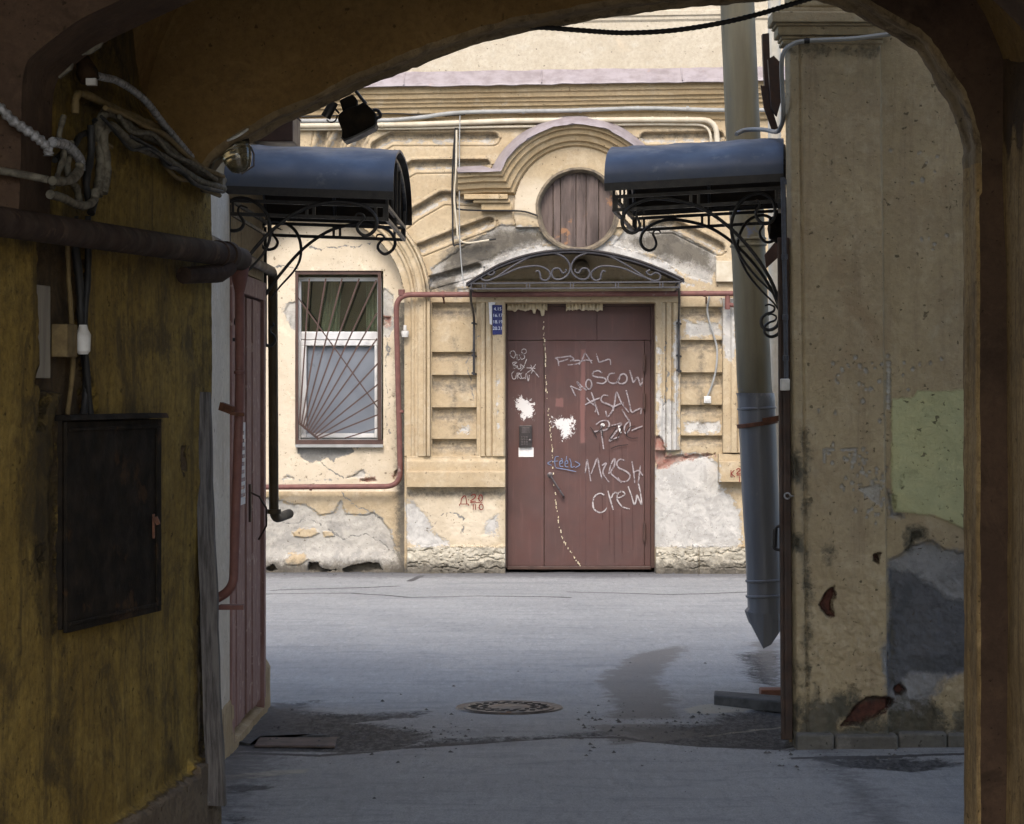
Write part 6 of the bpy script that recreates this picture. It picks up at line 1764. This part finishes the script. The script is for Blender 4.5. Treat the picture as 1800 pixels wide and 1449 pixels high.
# ------------------------------------------------------------------ things on the ground
YM = F * EYE / 555
mh = thing('manhole_cover', 'worn round cast-iron manhole cover sunk in the asphalt', 'manhole cover', (WX(895, YM), YM, 0))
cx_, rM = WX(895, YM), 0.268
m = MB(); m.lathe((cx_, YM, -0.028), (0, 0, 1), [(rM * .86, 0), (rM * .86, .030), (rM * 1.0, 0.036), (rM * 1.03, .022)], 48); m.build('rim', M_IRON, mh)
m = MB(); m.lathe((cx_, YM, -0.028), (0, 0, 1), [(rM * .85, 0.0), (rM * .85, .034), (rM * .83, .036), (rM * .40, .036), (rM * .38, .039), (rM * .05, .039)], 48); m.build('lid', M_IRON, mh)
for rr_, n_, w_ in ((0.74, 20, .026), (0.54, 14, .022)):
    m = MB()
    for k in range(n_):
        a = 2 * math.pi * k / n_; a2 = a + .16 * .74 / rr_
        p0 = Vector((cx_ + rM * rr_ * math.cos(a), YM + rM * rr_ * math.sin(a), 0.0085)); p1 = Vector((cx_ + rM * (rr_ - .11) * math.cos(a2), YM + rM * (rr_ - .11) * math.sin(a2), .0085))
        m.bar(p0, p1, w_, 0.004)
    o_ = m.build('slots', M_HOLE, mh, smooth=False)
m = MB(); ks = WZ(1222, 13.2)
A_ = [(WX(1255, 13.1), 13.1), (1.32, 12.78), (1.36, 13.02), (WX(1256, 13.3), 13.32)]
m.hexa([(x, y, -.01) for x, y in A_] + [(x, y, .05) for x, y in A_]); o_ = m.build('kerb_stone', M_KERB, None, org=(1.1, 13.1, 0), smooth=False, bevel=0.008); tag(o_, 'chipped grey kerb stone lying below the downpipe', 'kerb stone')
m = MB(); m.box(1.175, 1.33, 13.30, 13.42, 0.0, 0.055); o_ = m.build('loose_brick', M_BRICK, None, org=(1.25, 13.36, 0), smooth=False, bevel=.006); tag(o_, 'orange brick fragment lying behind the grey kerb stone', 'brick')
m = MB(); A_ = [(WX(447, 11.62), 11.60), (WX(590, 11.6), 11.58), (WX(592, 11.85), 11.86), (WX(455, 11.85), 11.86)]
m.hexa([(x, y, -.01) for x, y in A_] + [(x, y, .003) for x, y in A_]); o_ = m.build('threshold_slab', M_SLAB, None, org=(-1.1, 11.7, 0), smooth=False, bevel=.006); tag(o_, 'worn brownish threshold slab set in the ground before the red door', 'slab')
m = MB(); A_ = [(WX(420, 11.75), 11.72), (WX(444, 11.75), 11.66), (WX(470, 12.1), 12.1), (WX(560, 12.1), 12.0), (WX(580, 11.95), 11.95), (WX(452, 11.9), 11.9)]
m.prism([(x, y, .001) for x, y in A_], (0, 0, -.03)); o_ = m.build('flat_stone', M_KERB, None, org=(-1.2, 11.9, 0), smooth=False); tag(o_, 'thin bluish flat stone beside the brownish threshold slab', 'stone')
# crumbled grit round the dark patches
m = MB()
def pebble(x, y, r):
    vs = []
    for k in range(5):
        a = 2 * math.pi * k / 5 + random.random() * .6; vs.append((x + math.cos(a) * r * random.uniform(.7, 1.2), y + math.sin(a) * r * random.uniform(.7, 1.2), 0.0))
    top = (x + random.uniform(-.3, .3) * r, y, r * random.uniform(.5, .9))
    m.add(vs + [top], [(k, (k + 1) % 5, 5) for k in range(5)])


for _ in range(900):
    k = random.random()
    if k < .36: x, y = random.uniform(-1.25, -.3), random.gauss(12.15, .40)
    elif k < .72: x, y = random.uniform(.2, 1.15), random.gauss(12.25, .45)
    elif k < .82: x, y = random.uniform(1.0, 1.7), random.uniform(10.8, 11.5)
    elif k < .92: x, y = random.uniform(-2.4, 2.2), random.uniform(22.4, 22.7)
    else: x, y = random.uniform(-1.1, 1.5), random.uniform(9.4, 16)
    pebble(x, y, random.choice([.003, .003, .004, .004, .005, .006, .008, .013]))
o_ = m.build('grit', plain('mixed_grit', (0.12, 0.115, 0.11), (0.05, 0.048, 0.046), rough=0.9, nscale=200), None, smooth=False)
o_['kind'] = 'stuff'; o_['label'] = 'scattered dark grit along the broken asphalt edges'
